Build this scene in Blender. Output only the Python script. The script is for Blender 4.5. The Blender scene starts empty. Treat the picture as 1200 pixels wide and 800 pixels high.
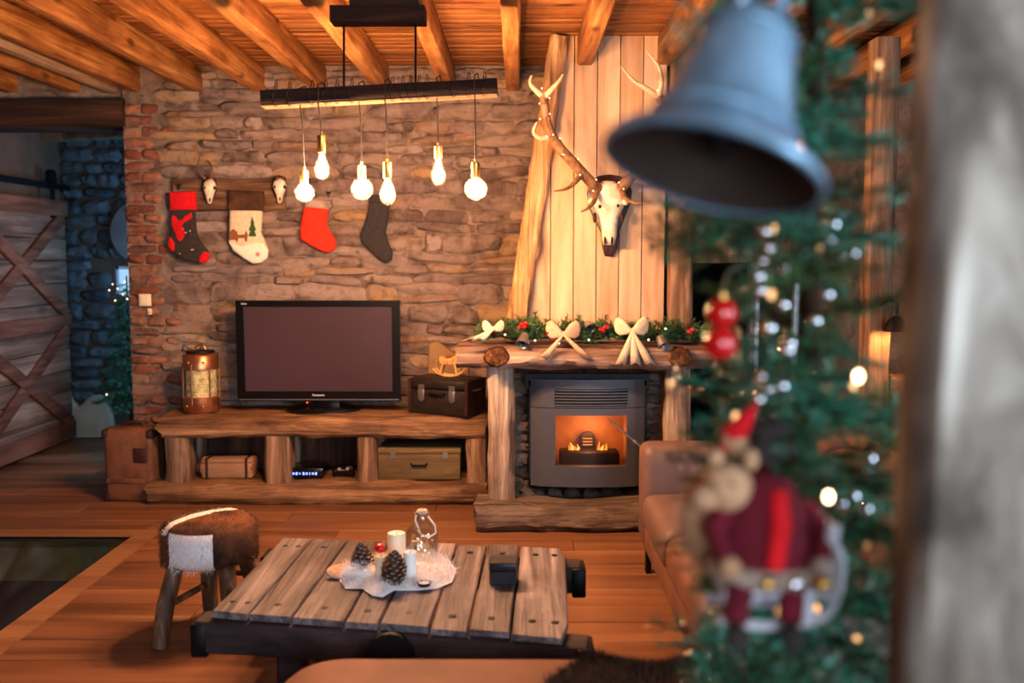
import bpy, bmesh, math, random
from mathutils import Vector, Matrix, noise, Euler
R = random.Random(7)
rad = math.radians
scn = bpy.context.scene
C = scn.collection

# ------------------------------------------------------------------ camera, world, light, exposure
F = 1100.0
CAM = Vector((0, 0, 1.49))
CM = Matrix.Rotation(rad(0.36), 3, 'Z') @ Matrix.Rotation(rad(90 - 5.09), 3, 'X')
cd = bpy.data.cameras.new('camera'); cam = bpy.data.objects.new('camera', cd); C.objects.link(cam)
cam.location = CAM; cam.rotation_euler = CM.to_euler()
cd.sensor_width = 36; cd.lens = F / 1200 * 36; cd.clip_start = 0.05
cd.dof.use_dof = True; cd.dof.focus_distance = 4.3; cd.dof.aperture_fstop = 1.75
scn.camera = cam
scn.view_settings.view_transform = 'Standard'; scn.view_settings.look = 'None'
scn.view_settings.gamma = 1; scn.view_settings.use_curve_mapping = False
scn.view_settings.exposure = 1.7
w = bpy.data.worlds.new('sky'); scn.world = w; w.use_nodes = True
w.node_tree.nodes['Background'].inputs[0].default_value = (0.45, 0.62, 0.9, 1)
w.node_tree.nodes['Background'].inputs[1].default_value = 0.6

def area(name, loc, rot, sx, sy, power, col):
    l = bpy.data.lights.new(name, 'AREA'); l.shape = 'RECTANGLE'; l.size = sx; l.size_y = sy
    l.energy = power; l.color = col
    o = bpy.data.objects.new(name, l); C.objects.link(o); o.location = loc; o.rotation_euler = rot
    return o
# daylight entering unseen window openings of the room (behind the camera and in the hall)
area('window_daylight', (0.9, -2.36, 1.6), (rad(90), 0, 0), 2.3, 1.5, 48, (0.74, 0.86, 1.0))
area('side_window_daylight', (2.62, -0.75, 1.55), (0, rad(90), 0), 1.5, 2.1, 46, (0.62, 0.82, 1.0))
area('hall_daylight', (-2.0, 7.1, 1.35), (0, rad(90), 0), 1.1, 0.9, 7, (0.2, 0.55, 1.0))
BULB_L = 560.0
WARM = (1.0, 0.535, 0.285)

def at(u, v, Y):
    d = CM @ Vector(((u - 600) / F, (400 - v) / F, -1)); return CAM + d * (Y / d.y)
def on(u, v, Z):
    d = CM @ Vector(((u - 600) / F, (400 - v) / F, -1)); return CAM + d * ((Z - CAM.z) / d.z)

# ------------------------------------------------------------------ materials
def lin(h):
    h = h.lstrip('#'); o = []
    for i in (0, 2, 4):
        c = int(h[i:i + 2], 16) / 255
        o.append(c / 12.92 if c <= 0.04045 else ((c + 0.055) / 1.055) ** 2.4)
    return (*o, 1)
MATS = {}
class NT:
    def __init__(s, name):
        s.m = bpy.data.materials.new(name); s.m.use_nodes = True; s.t = s.m.node_tree; s.n = s.t.nodes
        s.b = s.n['Principled BSDF']; MATS[name] = s.m
    def new(s, t, **k):
        n = s.n.new(t)
        for a, v in k.items():
            if isinstance(v, (int, float, str, bool)) and hasattr(n, a): setattr(n, a, v)
        return n
    def link(s, a, b): s.t.links.new(a, b)
    def ramp(s, fac, stops, interp='LINEAR'):
        r = s.n.new('ShaderNodeValToRGB'); e = r.color_ramp.elements; r.color_ramp.interpolation = interp
        while len(e) < len(stops): e.new(0.5)
        for i, (p, c) in enumerate(stops):
            e[i].position = p; e[i].color = lin(c) if isinstance(c, str) else c
        s.link(fac, r.inputs[0]); return r.outputs[0]
    def noise(s, vec, scale, detail=5, rough=.55, dist=0):
        n = s.n.new('ShaderNodeTexNoise'); n.inputs['Scale'].default_value = scale
        n.inputs['Detail'].default_value = detail; n.inputs['Roughness'].default_value = rough
        n.inputs['Distortion'].default_value = dist; s.link(vec, n.inputs['Vector']); return n.outputs['Fac']
    def coords(s, sc=(1, 1, 1)):
        tc = s.n.new('ShaderNodeTexCoord'); oi = s.n.new('ShaderNodeObjectInfo')
        mu = s.n.new('ShaderNodeMath'); mu.operation = 'MULTIPLY'; mu.inputs[1].default_value = 41
        s.link(oi.outputs['Random'], mu.inputs[0])
        ad = s.n.new('ShaderNodeVectorMath'); s.link(tc.outputs['Object'], ad.inputs[0]); s.link(mu.outputs[0], ad.inputs[1])
        mp = s.n.new('ShaderNodeMapping'); mp.inputs['Scale'].default_value = sc
        s.link(ad.outputs[0], mp.inputs[0]); s.rand = oi.outputs['Random']; s.raw = ad.outputs[0]; s.obj = tc.outputs['Object']
        return mp.outputs[0]
    def mix(s, a, b, fac, mode='MIX'):
        m = s.n.new('ShaderNodeMix'); m.data_type = 'RGBA'; m.blend_type = mode
        for sock, v in ((m.inputs[0], fac), (m.inputs[6], a), (m.inputs[7], b)):
            if isinstance(v, (int, float)): sock.default_value = v
            elif isinstance(v, str): sock.default_value = lin(v)
            elif isinstance(v, tuple): sock.default_value = v
            else: s.link(v, sock)
        return m.outputs[2]
    def bump(s, h, st, dist=.01):
        b = s.n.new('ShaderNodeBump'); b.inputs['Strength'].default_value = st; b.inputs['Distance'].default_value = dist
        s.link(h, b.inputs['Height']); s.link(b.outputs[0], s.b.inputs['Normal'])
    def fin(s, col=None, rough=.7, metal=0, spec=.3):
        if col is not None:
            if isinstance(col, str): s.b.inputs['Base Color'].default_value = lin(col)
            else: s.link(col, s.b.inputs['Base Color'])
        s.b.inputs['Roughness'].default_value = rough; s.b.inputs['Metallic'].default_value = metal
        s.b.inputs['Specular IOR Level'].default_value = spec
        return s.m

def wood(name, dark, mid, light, axis=0, sc=1.0, rough=.65, bump=.3, spec=.25, knots=.6, var=.35, stain=.45, streak=.35):
    t = NT(name); s = [11 * sc] * 3; s[axis] = 0.9 * sc
    v = t.coords(tuple(s))
    n1 = t.noise(v, 1.0, 7, .62, 1.2)
    col = t.ramp(n1, [(.3, dark), (.5, mid), (.7, light)])
    n2 = t.noise(t.raw, 2.3 * sc, 4, .6)
    col = t.mix(col, dark, t.ramp(n2, [(.42, (0, 0, 0, 1)), (.72, (stain, stain, stain, 1))]))
    if knots:
        ks = [5.5 * sc] * 3; ks[axis] = 2.4 * sc
        mp = t.new('ShaderNodeMapping'); mp.inputs['Scale'].default_value = ks; t.link(t.raw, mp.inputs[0])
        vo = t.new('ShaderNodeTexVoronoi'); vo.inputs['Scale'].default_value = 1; t.link(mp.outputs[0], vo.inputs['Vector'])
        kf = t.ramp(vo.outputs['Distance'], [(.06, (knots, knots, knots, 1)), (.2, (0, 0, 0, 1))])
        kd = t.mix(dark, '#1a0d06', .5)
        col = t.mix(col, kd, kf)
    ss = [46 * sc] * 3; ss[axis] = 1.6 * sc
    mps = t.new('ShaderNodeMapping'); mps.inputs['Scale'].default_value = ss; t.link(t.raw, mps.inputs[0])
    nst = t.noise(mps.outputs[0], 1, 5, .65, .6)
    col = t.mix(col, t.mix(dark, '#120a06', .35), t.ramp(nst, [(.5, (0, 0, 0, 1)), (.66, (streak, streak, streak, 1))]))
    hs = t.new('ShaderNodeHueSaturation'); mr = t.new('ShaderNodeMapRange')
    mr.inputs['To Min'].default_value = 1 - var; mr.inputs['To Max'].default_value = 1 + var * .6
    t.link(t.rand, mr.inputs[0]); t.link(mr.outputs[0], hs.inputs['Value']); t.link(col, hs.inputs['Color'])
    fs = [70 * sc] * 3; fs[axis] = 3 * sc
    mp2 = t.new('ShaderNodeMapping'); mp2.inputs['Scale'].default_value = fs; t.link(t.raw, mp2.inputs[0])
    n3 = t.noise(mp2.outputs[0], 1, 4, .6)
    ad = t.new('ShaderNodeMath'); ad.operation = 'ADD'; t.link(n1, ad.inputs[0]); t.link(n3, ad.inputs[1])
    t.bump(ad.outputs[0], bump, .012)
    return t.fin(hs.outputs[0], rough, 0, spec)

def plain(name, c1, c2=None, scale=20, rough=.6, metal=0, spec=.3, bump=.0, detail=5):
    t = NT(name); v = t.coords()
    if c2 is None: c2 = c1
    n = t.noise(v, scale, detail)
    col = t.ramp(n, [(.32, c1), (.68, c2)])
    if bump: t.bump(n, bump, .01)
    return t.fin(col, rough, metal, spec)
def emit(name, col, st):
    t = NT(name); t.b.inputs['Base Color'].default_value = (0, 0, 0, 1)
    t.b.inputs['Emission Color'].default_value = (*col, 1); t.b.inputs['Emission Strength'].default_value = st
    return t.m
def clear(name, tint, fac, rough=.05, base=.04):
    t = NT(name); tr = t.new('ShaderNodeBsdfTransparent'); tr.inputs[0].default_value = (*tint, 1)
    gl = t.new('ShaderNodeBsdfGlossy'); gl.inputs['Roughness'].default_value = rough
    lw = t.new('ShaderNodeLayerWeight'); lw.inputs[0].default_value = .5
    pw_ = t.new('ShaderNodeMath'); pw_.operation = 'POWER'; pw_.inputs[1].default_value = 4; t.link(lw.outputs['Facing'], pw_.inputs[0])
    ma_ = t.new('ShaderNodeMath'); ma_.operation = 'MULTIPLY_ADD'; ma_.inputs[1].default_value = fac * 2; ma_.inputs[2].default_value = base; t.link(pw_.outputs[0], ma_.inputs[0])
    mx = t.new('ShaderNodeMixShader'); t.link(ma_.outputs[0], mx.inputs[0]); t.link(tr.outputs[0], mx.inputs[1]); t.link(gl.outputs[0], mx.inputs[2])
    t.link(mx.outputs[0], t.n['Material Output'].inputs[0]); return t.m

def stone_mat(name, cols, bump=.7, smear='#9e8b80'):
    t = NT(name); v = t.coords()
    base = t.ramp(t.rand, [(i / len(cols), c) for i, c in enumerate(cols)], 'CONSTANT')
    tc = t.new('ShaderNodeNewGeometry')
    n1 = t.noise(tc.outputs['Position'], 13, 8, .7)
    col = t.mix(base, '#3a2c24', t.ramp(n1, [(.3, (.85, .85, .85, 1)), (.53, (0, 0, 0, 1))]))  # dark mottling, partly standing in for shade in the crevices
    n2 = t.noise(tc.outputs['Position'], 5, 6, .6, .8)
    col = t.mix(col, smear, t.ramp(n2, [(.47, (0, 0, 0, 1)), (.62, (.8, .8, .8, 1))]))
    mp = t.new('ShaderNodeMapping'); mp.inputs['Scale'].default_value = (7, 7, 30); t.link(tc.outputs['Position'], mp.inputs[0])
    n3 = t.noise(mp.outputs[0], 1, 8, .7, .5)
    t.bump(n3, bump, .045)
    return t.fin(col, .9, 0, .15)

wood('pine_board', '#5c2f12', '#9c6434', '#b98450', 0, 1.3, .55, .35, .3, .95, .3, .6, .5)
wood('pine_joist', '#5e3314', '#a56c38', '#c8965c', 1, 1.2, .55, .4, .3, .9, .2, .7, .55)
wood('grey_joist', '#5c4636', '#8d745e', '#a8907a', 1, .8, .8, .3)
wood('lintel_wood', '#170d09', '#2c1b13', '#4a3022', 0, .8, .85, .4)
wood('old_x', '#39251a', '#7c5a42', '#a98868', 0, .8, .75, .8, .2, .6, .2, .7, .6)
wood('old_z', '#39251a', '#85644c', '#b3957a', 2, .8, .75, .6, .2, .6, .2, .6)
wood('old_y', '#4a3020', '#85644c', '#b3957a', 1, .8, .75, .6, .2, .6, .2, .6)
wood('mantel_wood', '#4a3226', '#957868', '#c8ae9c', 0, .9, .7, .8, .2, .6, .1, .55, .5)
wood('post_wood', '#4f382c', '#a08a7a', '#e2d8ca', 2, .8, .8, .8, .2, .4, .2, .75, .55)
wood('hearth_wood', '#33261f', '#7d6a5e', '#ab9888', 0, .8, .75, .9, .2, .4, .1, .6, .6)
wood('end_grain', '#1c0e08', '#6a4228', '#9a6c44', 1, 2.5, .8, 1.0, .2, .7, .1, .9, .8)
plain('ochre_plaster', '#866a4a', '#9c7e5c', 9, .95, bump=.4)
wood('breast_board', '#a57c58', '#c9a582', '#dcc0a0', 2, .6, .6, .15, .3, .4, .18, .4, .15)
wood('hewn_beam', '#5c3c24', '#ac8054', '#dcbc90', 2, 1.0, .7, .9, .2, .6, .1, .7, .6)
wood('stand_x', '#2e1c12', '#7e583a', '#ba9068', 0, .9, .65, .9, .3, .7, .15, .85, .65)
wood('stand_z', '#33221a', '#85664e', '#b89a80', 2, .9, .7, .8, .25, .6, .2, .7, .6)
wood('floor_oak', '#5c3a26', '#82563a', '#94694a', 0, .55, .42, .08, .4, .18, .16, .3, .2)
wood('hatch_frame_wood', '#7a5034', '#946a48', '#a67e5a', 0, .6, .45, .08, .4, .1, .1, .2, .15)
wood('table_plank', '#332a2b', '#73686a', '#a69a9a', 1, 1.1, .5, .8, .45, .4, .24, .8, .7)
wood('table_iron_wood', '#170f10', '#35282a', '#4c3c3c', 0, .8, .7, .3, .3, 0, .1, .3)
wood('barn_x', '#463329', '#7d6252', '#9d8370', 1, .8, .8, .4, .2, .5, .35, .5)
wood('barn_brace', '#3a2219', '#6a4231', '#855a45', 1, .8, .8, .4, .2, .4, .2, .4)
wood('light_turned', '#a06a34', '#d6a468', '#e6bd85', 2, 2, .5, .1, .3, 0, .1, .2)
wood('stool_leg', '#2f2017', '#6d4f3a', '#a98d74', 2, 1.4, .5, .3, .4, .3, .25, .5)
wood('dark_post', '#22140e', '#46291b', '#6d452d', 2, .8, .8, .4)
t = NT('lit_post'); v = t.coords((7, 7, 3.4)); n = t.noise(v, 1.3, 6, .6, .8); n2 = t.noise(t.obj, 3.1, 3, .5)
lp_c = t.mix(t.ramp(n, [(.32, '#45403a'), (.5, '#80786e'), (.66, '#bcb6aa')]), '#665c52', t.ramp(n2, [(.45, (0, 0, 0, 1)), (.65, (.7, .7, .7, 1))]))
t.bump(n, .6, .02); t.fin(lp_c, .85, 0, .2)
wood('crate_wood', '#4a3b26', '#6f5a3c', '#8a7350', 0, 1, .8, .3, .2, .3)
wood('box_wood', '#8a5f44', '#b58b6c', '#caa487', 0, 1, .7, .2, .2, .2)
wood('plaque_wood', '#1d0c07', '#35170d', '#4c2416', 2, 1.5, .4, .1, .5, 0)
stone_mat('wall_stone', ['#7a675c', '#927c70', '#6e5c54', '#a08a7c', '#84706a', '#a8948a', '#75645c', '#94765f', '#8a7870', '#a98a68'])
stone_mat('quoin_brick', ['#8a5440', '#96604a', '#7c4c3c', '#a06c54', '#735044', '#94684e'], .6, '#94786a')
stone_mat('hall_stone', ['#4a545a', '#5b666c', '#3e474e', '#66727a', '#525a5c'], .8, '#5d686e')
stone_mat('jamb_stone', ['#8a7a6a', '#75685e', '#9b8a78', '#6a6058'], .8)
t = NT('mortar'); v = t.coords(); n = t.noise(t.obj, 6, 8, .65, .6)
t.bump(t.noise(t.obj, 22, 8, .7), .8, .03); t.fin(t.ramp(n, [(.32, '#3e322c'), (.46, '#786659'), (.7, '#a08d80')]), .95, 0, .1)
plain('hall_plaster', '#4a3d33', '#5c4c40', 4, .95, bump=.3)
plain('plaster', '#a3947e', '#b5a68f', 6, .95, bump=.2)
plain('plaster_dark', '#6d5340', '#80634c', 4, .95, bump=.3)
plain('room_plaster', '#8a6a50', '#9c7c60', 3, .95)
plain('chimney_plaster', '#7a6656', '#958070', 8, .95, bump=.3)
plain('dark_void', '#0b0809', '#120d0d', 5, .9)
plain('cellar_sand', '#6e6a52', '#8a8468', 9, .95, bump=.3)
plain('black_iron', '#0d0c0e', '#1a181b', 30, .55, .6, .4)
plain('stove_steel', '#44464f', '#4c4e58', 60, .42, .2, .5)
plain('stove_dark', '#0b0b0d', '#131316', 30, .5, .3)
plain('firebrick', '#8a6a50', '#b08a68', 8, .95, bump=.2)
plain('tv_plastic', '#08080a', '#0c0b0e', 30, .22, 0, .5)
plain('tv_screen', '#3a2a30', '#40303a', 2, .28, 0, .45)
plain('silver', '#b8b8bc', '#c8c8cc', 20, .25, .9)
plain('white_print', '#d8d8d8', None, 5, .5)
plain('copper', '#d8946c', '#b06a44', 14, .3, .9)
plain('brass', '#b58a4a', '#c79c58', 14, .3, 1)
plain('ribbed_glass', '#d8d0a0', '#8a8658', 40, .12, 0, .8)
plain('black_leather', '#17110f', '#2c211c', 25, .5, bump=.3)
plain('worn_leather', '#4a2c1c', '#80533a', 7, .55, bump=.35)
plain('dark_leather', '#2a1610', '#3c2118', 12, .6, bump=.3)
plain('suede', '#6a4436', '#7f5546', 5, .68, 0, .4, bump=.15)
plain('suede_grey', '#5c4642', '#715852', 4, .6, 0, .5, bump=.15)
plain('fur_grey', '#6b5a50', '#b09c8c', 12, .95)
plain('fur_brown', '#1c120d', '#5a3c28', 9, .95)
plain('fur_white', '#d8cfcb', '#f3ecea', 15, .95, bump=.4)
plain('felt_red', '#c00d18', '#d4141f', 40, .95, bump=.2)
plain('felt_charcoal', '#2a2422', '#3a3230', 60, .95, bump=.3)
plain('felt_orange_red', '#c22a18', '#d63a22', 40, .95, bump=.2)
plain('felt_dark', '#2c2a2c', '#3a3636', 50, .95, bump=.3)
plain('linen', '#cbb696', '#e0cfb0', 60, .95, bump=.2)
plain('knit_white', '#e8dcc8', '#f2e8d6', 60, .95, bump=.3)
plain('burlap', '#b9967a', '#d2b195', 80, .95, bump=.4)
plain('felt_green', '#2c4a2a', '#3a5c34', 40, .95)
plain('felt_brown', '#7a4a2a', '#8a5836', 40, .95)
plain('bone', '#c9b494', '#efe4d0', 18, .6, bump=.25)
plain('bone_dark', '#2a1a12', '#3a281c', 18, .9)
plain('horn', '#3a2418', '#6a4a34', 16, .5, bump=.3)
plain('antler', '#5c3820', '#9a7450', 22, .45, bump=.4)
plain('antler_tip', '#b89a74', '#d8c2a0', 22, .45, bump=.2)
plain('needle', '#14462a', '#2f7048', 18, .45, 0, .6)
plain('needle_blue', '#12624e', '#2a9e80', 18, .35, 0, .7)
plain('needle_warm', '#2c4c28', '#5c7e48', 18, .6)
plain('twig', '#2a1a10', '#3c2818', 20, .9)
plain('berry', '#b00e16', '#cc1a1e', 10, .25, 0, .5)
plain('tin', '#8a8a8e', '#aaa8aa', 9, .35, .85)
plain('zinc', '#425c70', '#84a8c2', 11, .3, .4, .7, bump=.3)
plain('zinc_inside', '#2c2422', '#40342e', 9, .7, .3)
plain('bauble_red', '#b80c10', '#c81214', 5, .12, 0, .8)
plain('bead_silver', '#d8dde4', '#e6eaf0', 5, .1, 1)
plain('wax', '#efe0c0', '#f6ead0', 8, .45)
plain('wax_white', '#f2eee6', '#f8f4ee', 8, .45)
plain('cork', '#b9a48c', '#d6c6b0', 30, .9)
plain('cone_scale', '#3a2016', '#5e3a28', 20, .7)
plain('cone_tip', '#8a7464', '#a8968a', 20, .8)
plain('slate', '#1e1c20', '#2c2a2e', 30, .4)
plain('switch_ivory', '#e8d4b4', None, 5, .4)
plain('door_white', '#c8ccd4', '#d8dce2', 3, .5)
plain('grey_metal', '#8a96a0', '#a4b0ba', 6, .4, .5)
plain('doll_beige', '#a07a5a', '#c49a76', 30, .95, bump=.4)
plain('doll_wine', '#4c0a18', '#6a1424', 20, .95)
plain('sled_white', '#b4b6c0', '#cfd0d8', 10, .6)
plain('bulb_cap', '#c9a06c', '#d8b480', 10, .3, .9)
plain('cable', '#0c0807', None, 10, .6)
plain('rope', '#8a6a48', '#a88860', 60, .95)
plain('tile_grey', '#7c8288', '#98a0a6', 6, .5, bump=.3)
emit('bulb_glow', WARM, BULB_L)
emit('fairy_glow', (1.0, .7, .4), 2.5)
emit('tree_glow', (1.0, .62, .3), 7)
emit('tree_glow_glint', (1.0, .5, .2), .8)  # dim bulb glow, mostly used for needle glints
emit('flame', (1.0, .3, .04), .7)
emit('flame_core', (1.0, .42, .08), 1.1)
emit('led_blue', (.15, .25, 1.0), 1.2)
emit('led_red', (1.0, .05, .02), 3)
emit('sky_pane', (.4, .7, 1.0), .3)
emit('frame_glow', (.62, .78, 1.0), .28)  # daylight glow laid onto the door frame strips
emit('lamp_bulb', (1.0, .5, .16), 260)
emit('lamp_shade_lit', (1.0, .46, .1), .4)
clear('clear_glass', (.80, .82, .82), .45, .06, .13)
clear('bulb_glass', (1, .95, .86), .06, .35, .012)
clear('stove_glass', (.86, .76, .68), .3, .22, .07)
clear('floor_glass', (.8, .85, .75), .35, .06)
clear('door_glass', (.25, .25, .28), .4, .05)

# hide for the stool: patches of natural hide colour
t = NT('cowhide'); v = t.coords(); sx = t.new('ShaderNodeSeparateXYZ'); t.link(t.obj, sx.inputs[0])
n = t.noise(t.obj, 9, 4); br = t.ramp(t.noise(t.obj, 5, 3), [(.4, '#2c1c14'), (.6, '#6b4128')])
def mth(op, a, b=None, c=None):
    m = t.new('ShaderNodeMath'); m.operation = op
    for i, q in enumerate((a, b, c)):
        if q is None: continue
        if isinstance(q, (int, float)): m.inputs[i].default_value = q
        else: t.link(q, m.inputs[i])
    return m.outputs[0]
wob = mth('MULTIPLY', mth('SUBTRACT', n, .5), .06)
X, Y_, Z = sx.outputs[0], sx.outputs[1], sx.outputs[2]
front = mth('MULTIPLY', mth('LESS_THAN', Y_, -.05), mth('MULTIPLY', mth('GREATER_THAN', mth('ADD', X, mth('MULTIPLY', wob, .4)), -.112), mth('LESS_THAN', X, .066)))
front = mth('MULTIPLY', front, mth('LESS_THAN', Z, .445))
stripe = mth('MULTIPLY', mth('LESS_THAN', mth('ABSOLUTE', mth('ADD', mth('SUBTRACT', mth('MULTIPLY', Y_, .6), mth('MULTIPLY', X, .75)), mth('ADD', wob, -.035))), .022), mth('GREATER_THAN', Z, .43))
msk = mth('MAXIMUM', front, stripe)
t.bump(t.noise(t.obj, 90, 4), .5, .01); t.fin(t.mix(br, '#e4dcda', msk), .85, 0, .2)

# ------------------------------------------------------------------ mesh helpers
class MB:
    def __init__(s): s.v = []; s.f = []
    def add(s, vs, fs):
        o = len(s.v); s.v += [Vector(p) for p in vs]; s.f += [tuple(i + o for i in f) for f in fs]; return s
    def box(s, c, d, M=None):
        x, y, z = (q / 2 for q in d); c = Vector(c)
        vs = [Vector((a * x, b * y, e * z)) for a in (-1, 1) for b in (-1, 1) for e in (-1, 1)]
        if M is not None: vs = [M @ q for q in vs]
        return s.add([q + c for q in vs], [(0, 1, 3, 2), (4, 6, 7, 5), (0, 4, 5, 1), (2, 3, 7, 6), (0, 2, 6, 4), (1, 5, 7, 3)])
    def bx(s, x0, x1, y0, y1, z0, z1): return s.box(((x0 + x1) / 2, (y0 + y1) / 2, (z0 + z1) / 2), (x1 - x0, y1 - y0, z1 - z0))
    def rbox(s, c, d, r, seg=3, M=None, amp=0, freq=3, cuts=0, seed=0):
        bm = bmesh.new(); bmesh.ops.create_cube(bm, size=1)
        for q in bm.verts: q.co = Vector((q.co.x * d[0], q.co.y * d[1], q.co.z * d[2]))
        bmesh.ops.bevel(bm, geom=bm.edges[:], offset=r, segments=seg, profile=.5, affect='EDGES')
        if cuts: bmesh.ops.subdivide_edges(bm, edges=[e for e in bm.edges if e.calc_length() > max(d) / (cuts + 1)], cuts=cuts, use_grid_fill=True)
        bm.verts.index_update(); vs = []
        for q in bm.verts:
            p = q.co.copy()
            if amp: p += noise.noise_vector(p * freq + Vector((seed, 3, 1))) * amp
            vs.append((M @ p if M is not None else p) + Vector(c))
        s.add(vs, [[q.index for q in f.verts] for f in bm.faces]); bm.free(); return s
    def tube(s, path, r, n=8, cap=True, flat=1.0):
        path = [Vector(p) for p in path]; m = len(path)
        if not hasattr(r, '__len__'): r = [r] * m
        vs = []; up = None
        for i, p in enumerate(path):
            t = (path[min(i + 1, m - 1)] - path[max(i - 1, 0)]).normalized()
            if up is None:
                up = Vector((0, 0, 1)) if abs(t.z) < .9 else Vector((0, 1, 0))
            a = t.cross(up); a = a.normalized() if a.length > 1e-6 else Vector((1, 0, 0)); b = a.cross(t).normalized(); up = b
            for k in range(n):
                g = 2 * math.pi * k / n; vs.append(p + a * (math.cos(g) * r[i]) + b * (math.sin(g) * r[i] * flat))
        fs = [(i * n + k, i * n + (k + 1) % n, (i + 1) * n + (k + 1) % n, (i + 1) * n + k) for i in range(m - 1) for k in range(n)]
        if cap: fs += [tuple(range(n))[::-1], tuple(range((m - 1) * n, m * n))]
        return s.add(vs, fs)
    def lathe(s, prof, n=20, M=None, c=(0, 0, 0), cap=True):
        vs = []; c = Vector(c)
        for r_, z in prof:
            for k in range(n):
                g = 2 * math.pi * k / n; p = Vector((r_ * math.cos(g), r_ * math.sin(g), z)); vs.append((M @ p if M is not None else p) + c)
        m = len(prof); fs = [(i * n + k, i * n + (k + 1) % n, (i + 1) * n + (k + 1) % n, (i + 1) * n + k) for i in range(m - 1) for k in range(n)]
        if cap: fs += [tuple(range(n))[::-1], tuple(range((m - 1) * n, m * n))]
        return s.add(vs, fs)
    def ell(s, c, r, n=14, m=8, M=None, amp=0, freq=20):
        prof = []; c = Vector(c); vs = []
        for i in range(1, m):
            a = math.pi * i / m - math.pi / 2
            for k in range(n):
                g = 2 * math.pi * k / n; vs.append(Vector((math.cos(a) * math.cos(g), math.cos(a) * math.sin(g), math.sin(a))))
        vs += [Vector((0, 0, -1)), Vector((0, 0, 1))]
        out = []
        for q in vs:
            p = Vector((q.x * r[0], q.y * r[1], q.z * r[2]))
            if amp: p += q * noise.noise(p * freq + c * 7) * amp
            out.append((M @ p if M is not None else p) + c)
        b, tp = (m - 1) * n, (m - 1) * n + 1
        fs = [(i * n + k, i * n + (k + 1) % n, (i + 1) * n + (k + 1) % n, (i + 1) * n + k) for i in range(m - 2) for k in range(n)]
        fs += [(b, (k + 1) % n, k) for k in range(n)] + [(tp, (m - 2) * n + k, (m - 2) * n + (k + 1) % n) for k in range(n)]
        return s.add(out, fs)
    def beam(s, p0, p1, w, h, seg=1, ch=.006, amp=0, freq=4, seed=0, up=(0, 0, 1), w1=None, h1=None, endjit=0):
        p0, p1 = Vector(p0), Vector(p1); t = (p1 - p0).normalized(); up = Vector(up)
        a = t.cross(up).normalized(); b = a.cross(t).normalized(); vs = []; sd = Vector((seed * 3.1, seed * 1.7, seed))
        for i in range(seg + 1):
            q = i / seg; W = (w + ((w1 or w) - w) * q) / 2; H = (h + ((h1 or h) - h) * q) / 2; c = min(ch, W * .7, H * .7)
            ring = [(-W + c, -H), (0, -H), (W - c, -H), (W, -H + c), (W, 0), (W, H - c), (W - c, H), (0, H), (-W + c, H), (-W, H - c), (-W, 0), (-W, -H + c)]
            for x, y in ring:
                p = p0.lerp(p1, q) + a * x + b * y
                if amp:
                    p += noise.noise_vector(p * freq + sd) * amp + noise.noise_vector(p * freq * 3 + sd) * amp * .35
                if endjit and i in (0, seg): p += t * noise.noise(p * 25 + sd) * endjit
                vs.append(p)
        n = 12
        fs = [(i * n + k, (i + 1) * n + k, (i + 1) * n + (k + 1) % n, i * n + (k + 1) % n) for i in range(seg) for k in range(n)]
        fs += [tuple(range(n)), tuple(range(seg * n, seg * n + n))[::-1]]
        return s.add(vs, fs)
    def puff(s, out, M, th, r=None, flat=False):
        """outline (x,z) in metres -> thick padded shape, M places it; thickness along local y"""
        r = th * .5 if r is None else r; n = len(out)
        ar = sum(out[i][0] * out[(i + 1) % n][1] - out[(i + 1) % n][0] * out[i][1] for i in range(n))
        if ar < 0: out = out[::-1]
        P = [Vector((x, 0, z)) for x, z in out]; N = []
        for i in range(n):
            e1 = (P[i] - P[i - 1]).normalized(); e2 = (P[(i + 1) % n] - P[i]).normalized(); e = (e1 + e2)
            e = e.normalized() if e.length > 1e-6 else e1
            N.append(Vector((e.z, 0, -e.x)))
        layers = [(-th / 2, -r), (-th * .4, -r * .35), (-th * .15, 0), (th * .15, 0), (th * .4, -r * .35), (th / 2, -r)]
        if flat: layers = [(-th / 2, 0), (th / 2, 0)]
        vs = [M @ (P[i] + N[i] * of + Vector((0, y, 0))) for y, of in layers for i in range(n)]
        fs = [(l * n + i, (l + 1) * n + i, (l + 1) * n + (i + 1) % n, l * n + (i + 1) % n) for l in range(len(layers) - 1) for i in range(n)]
        L = len(layers)
        fs += [tuple(range(n)), tuple(range((L - 1) * n, L * n))[::-1]]
        return s.add(vs, fs)
    def mesh(s, name, mat, smooth=False):
        me = bpy.data.meshes.new(name); me.from_pydata([tuple(q) for q in s.v], [], s.f); me.update()
        bm = bmesh.new(); bm.from_mesh(me); bmesh.ops.recalc_face_normals(bm, faces=bm.faces[:]); bm.to_mesh(me); bm.free()
        if smooth:
            me.polygons.foreach_set('use_smooth', [True] * len(me.polygons))
            try: me.set_sharp_from_angle(angle=rad(45 if smooth is True else smooth))
            except Exception: pass
        me.materials.append(MATS[mat]); return me
    def build(s, name, mat, parent=None, smooth=True, label=None):
        o = bpy.data.objects.new(name, s.mesh(name, mat, smooth)); C.objects.link(o)
        if parent: adopt(o, parent)
        if label: o['label'] = label
        return o
def adopt(o, parent):
    o.parent = parent
    q = parent; M = Matrix()
    if parent.get('_w', 0): o.matrix_parent_inverse = Matrix.Translation(-parent.location)
    return o
def thing(name, label, cat, loc, rz=0, group=None, world=True):
    o = bpy.data.objects.new(name, None); o.empty_display_size = .05; C.objects.link(o); o.location = loc; o.rotation_euler = (0, 0, rz)
    o['label'] = label; o['category'] = cat
    if group: o['group'] = group
    if world: o['_w'] = 1
    return o
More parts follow.
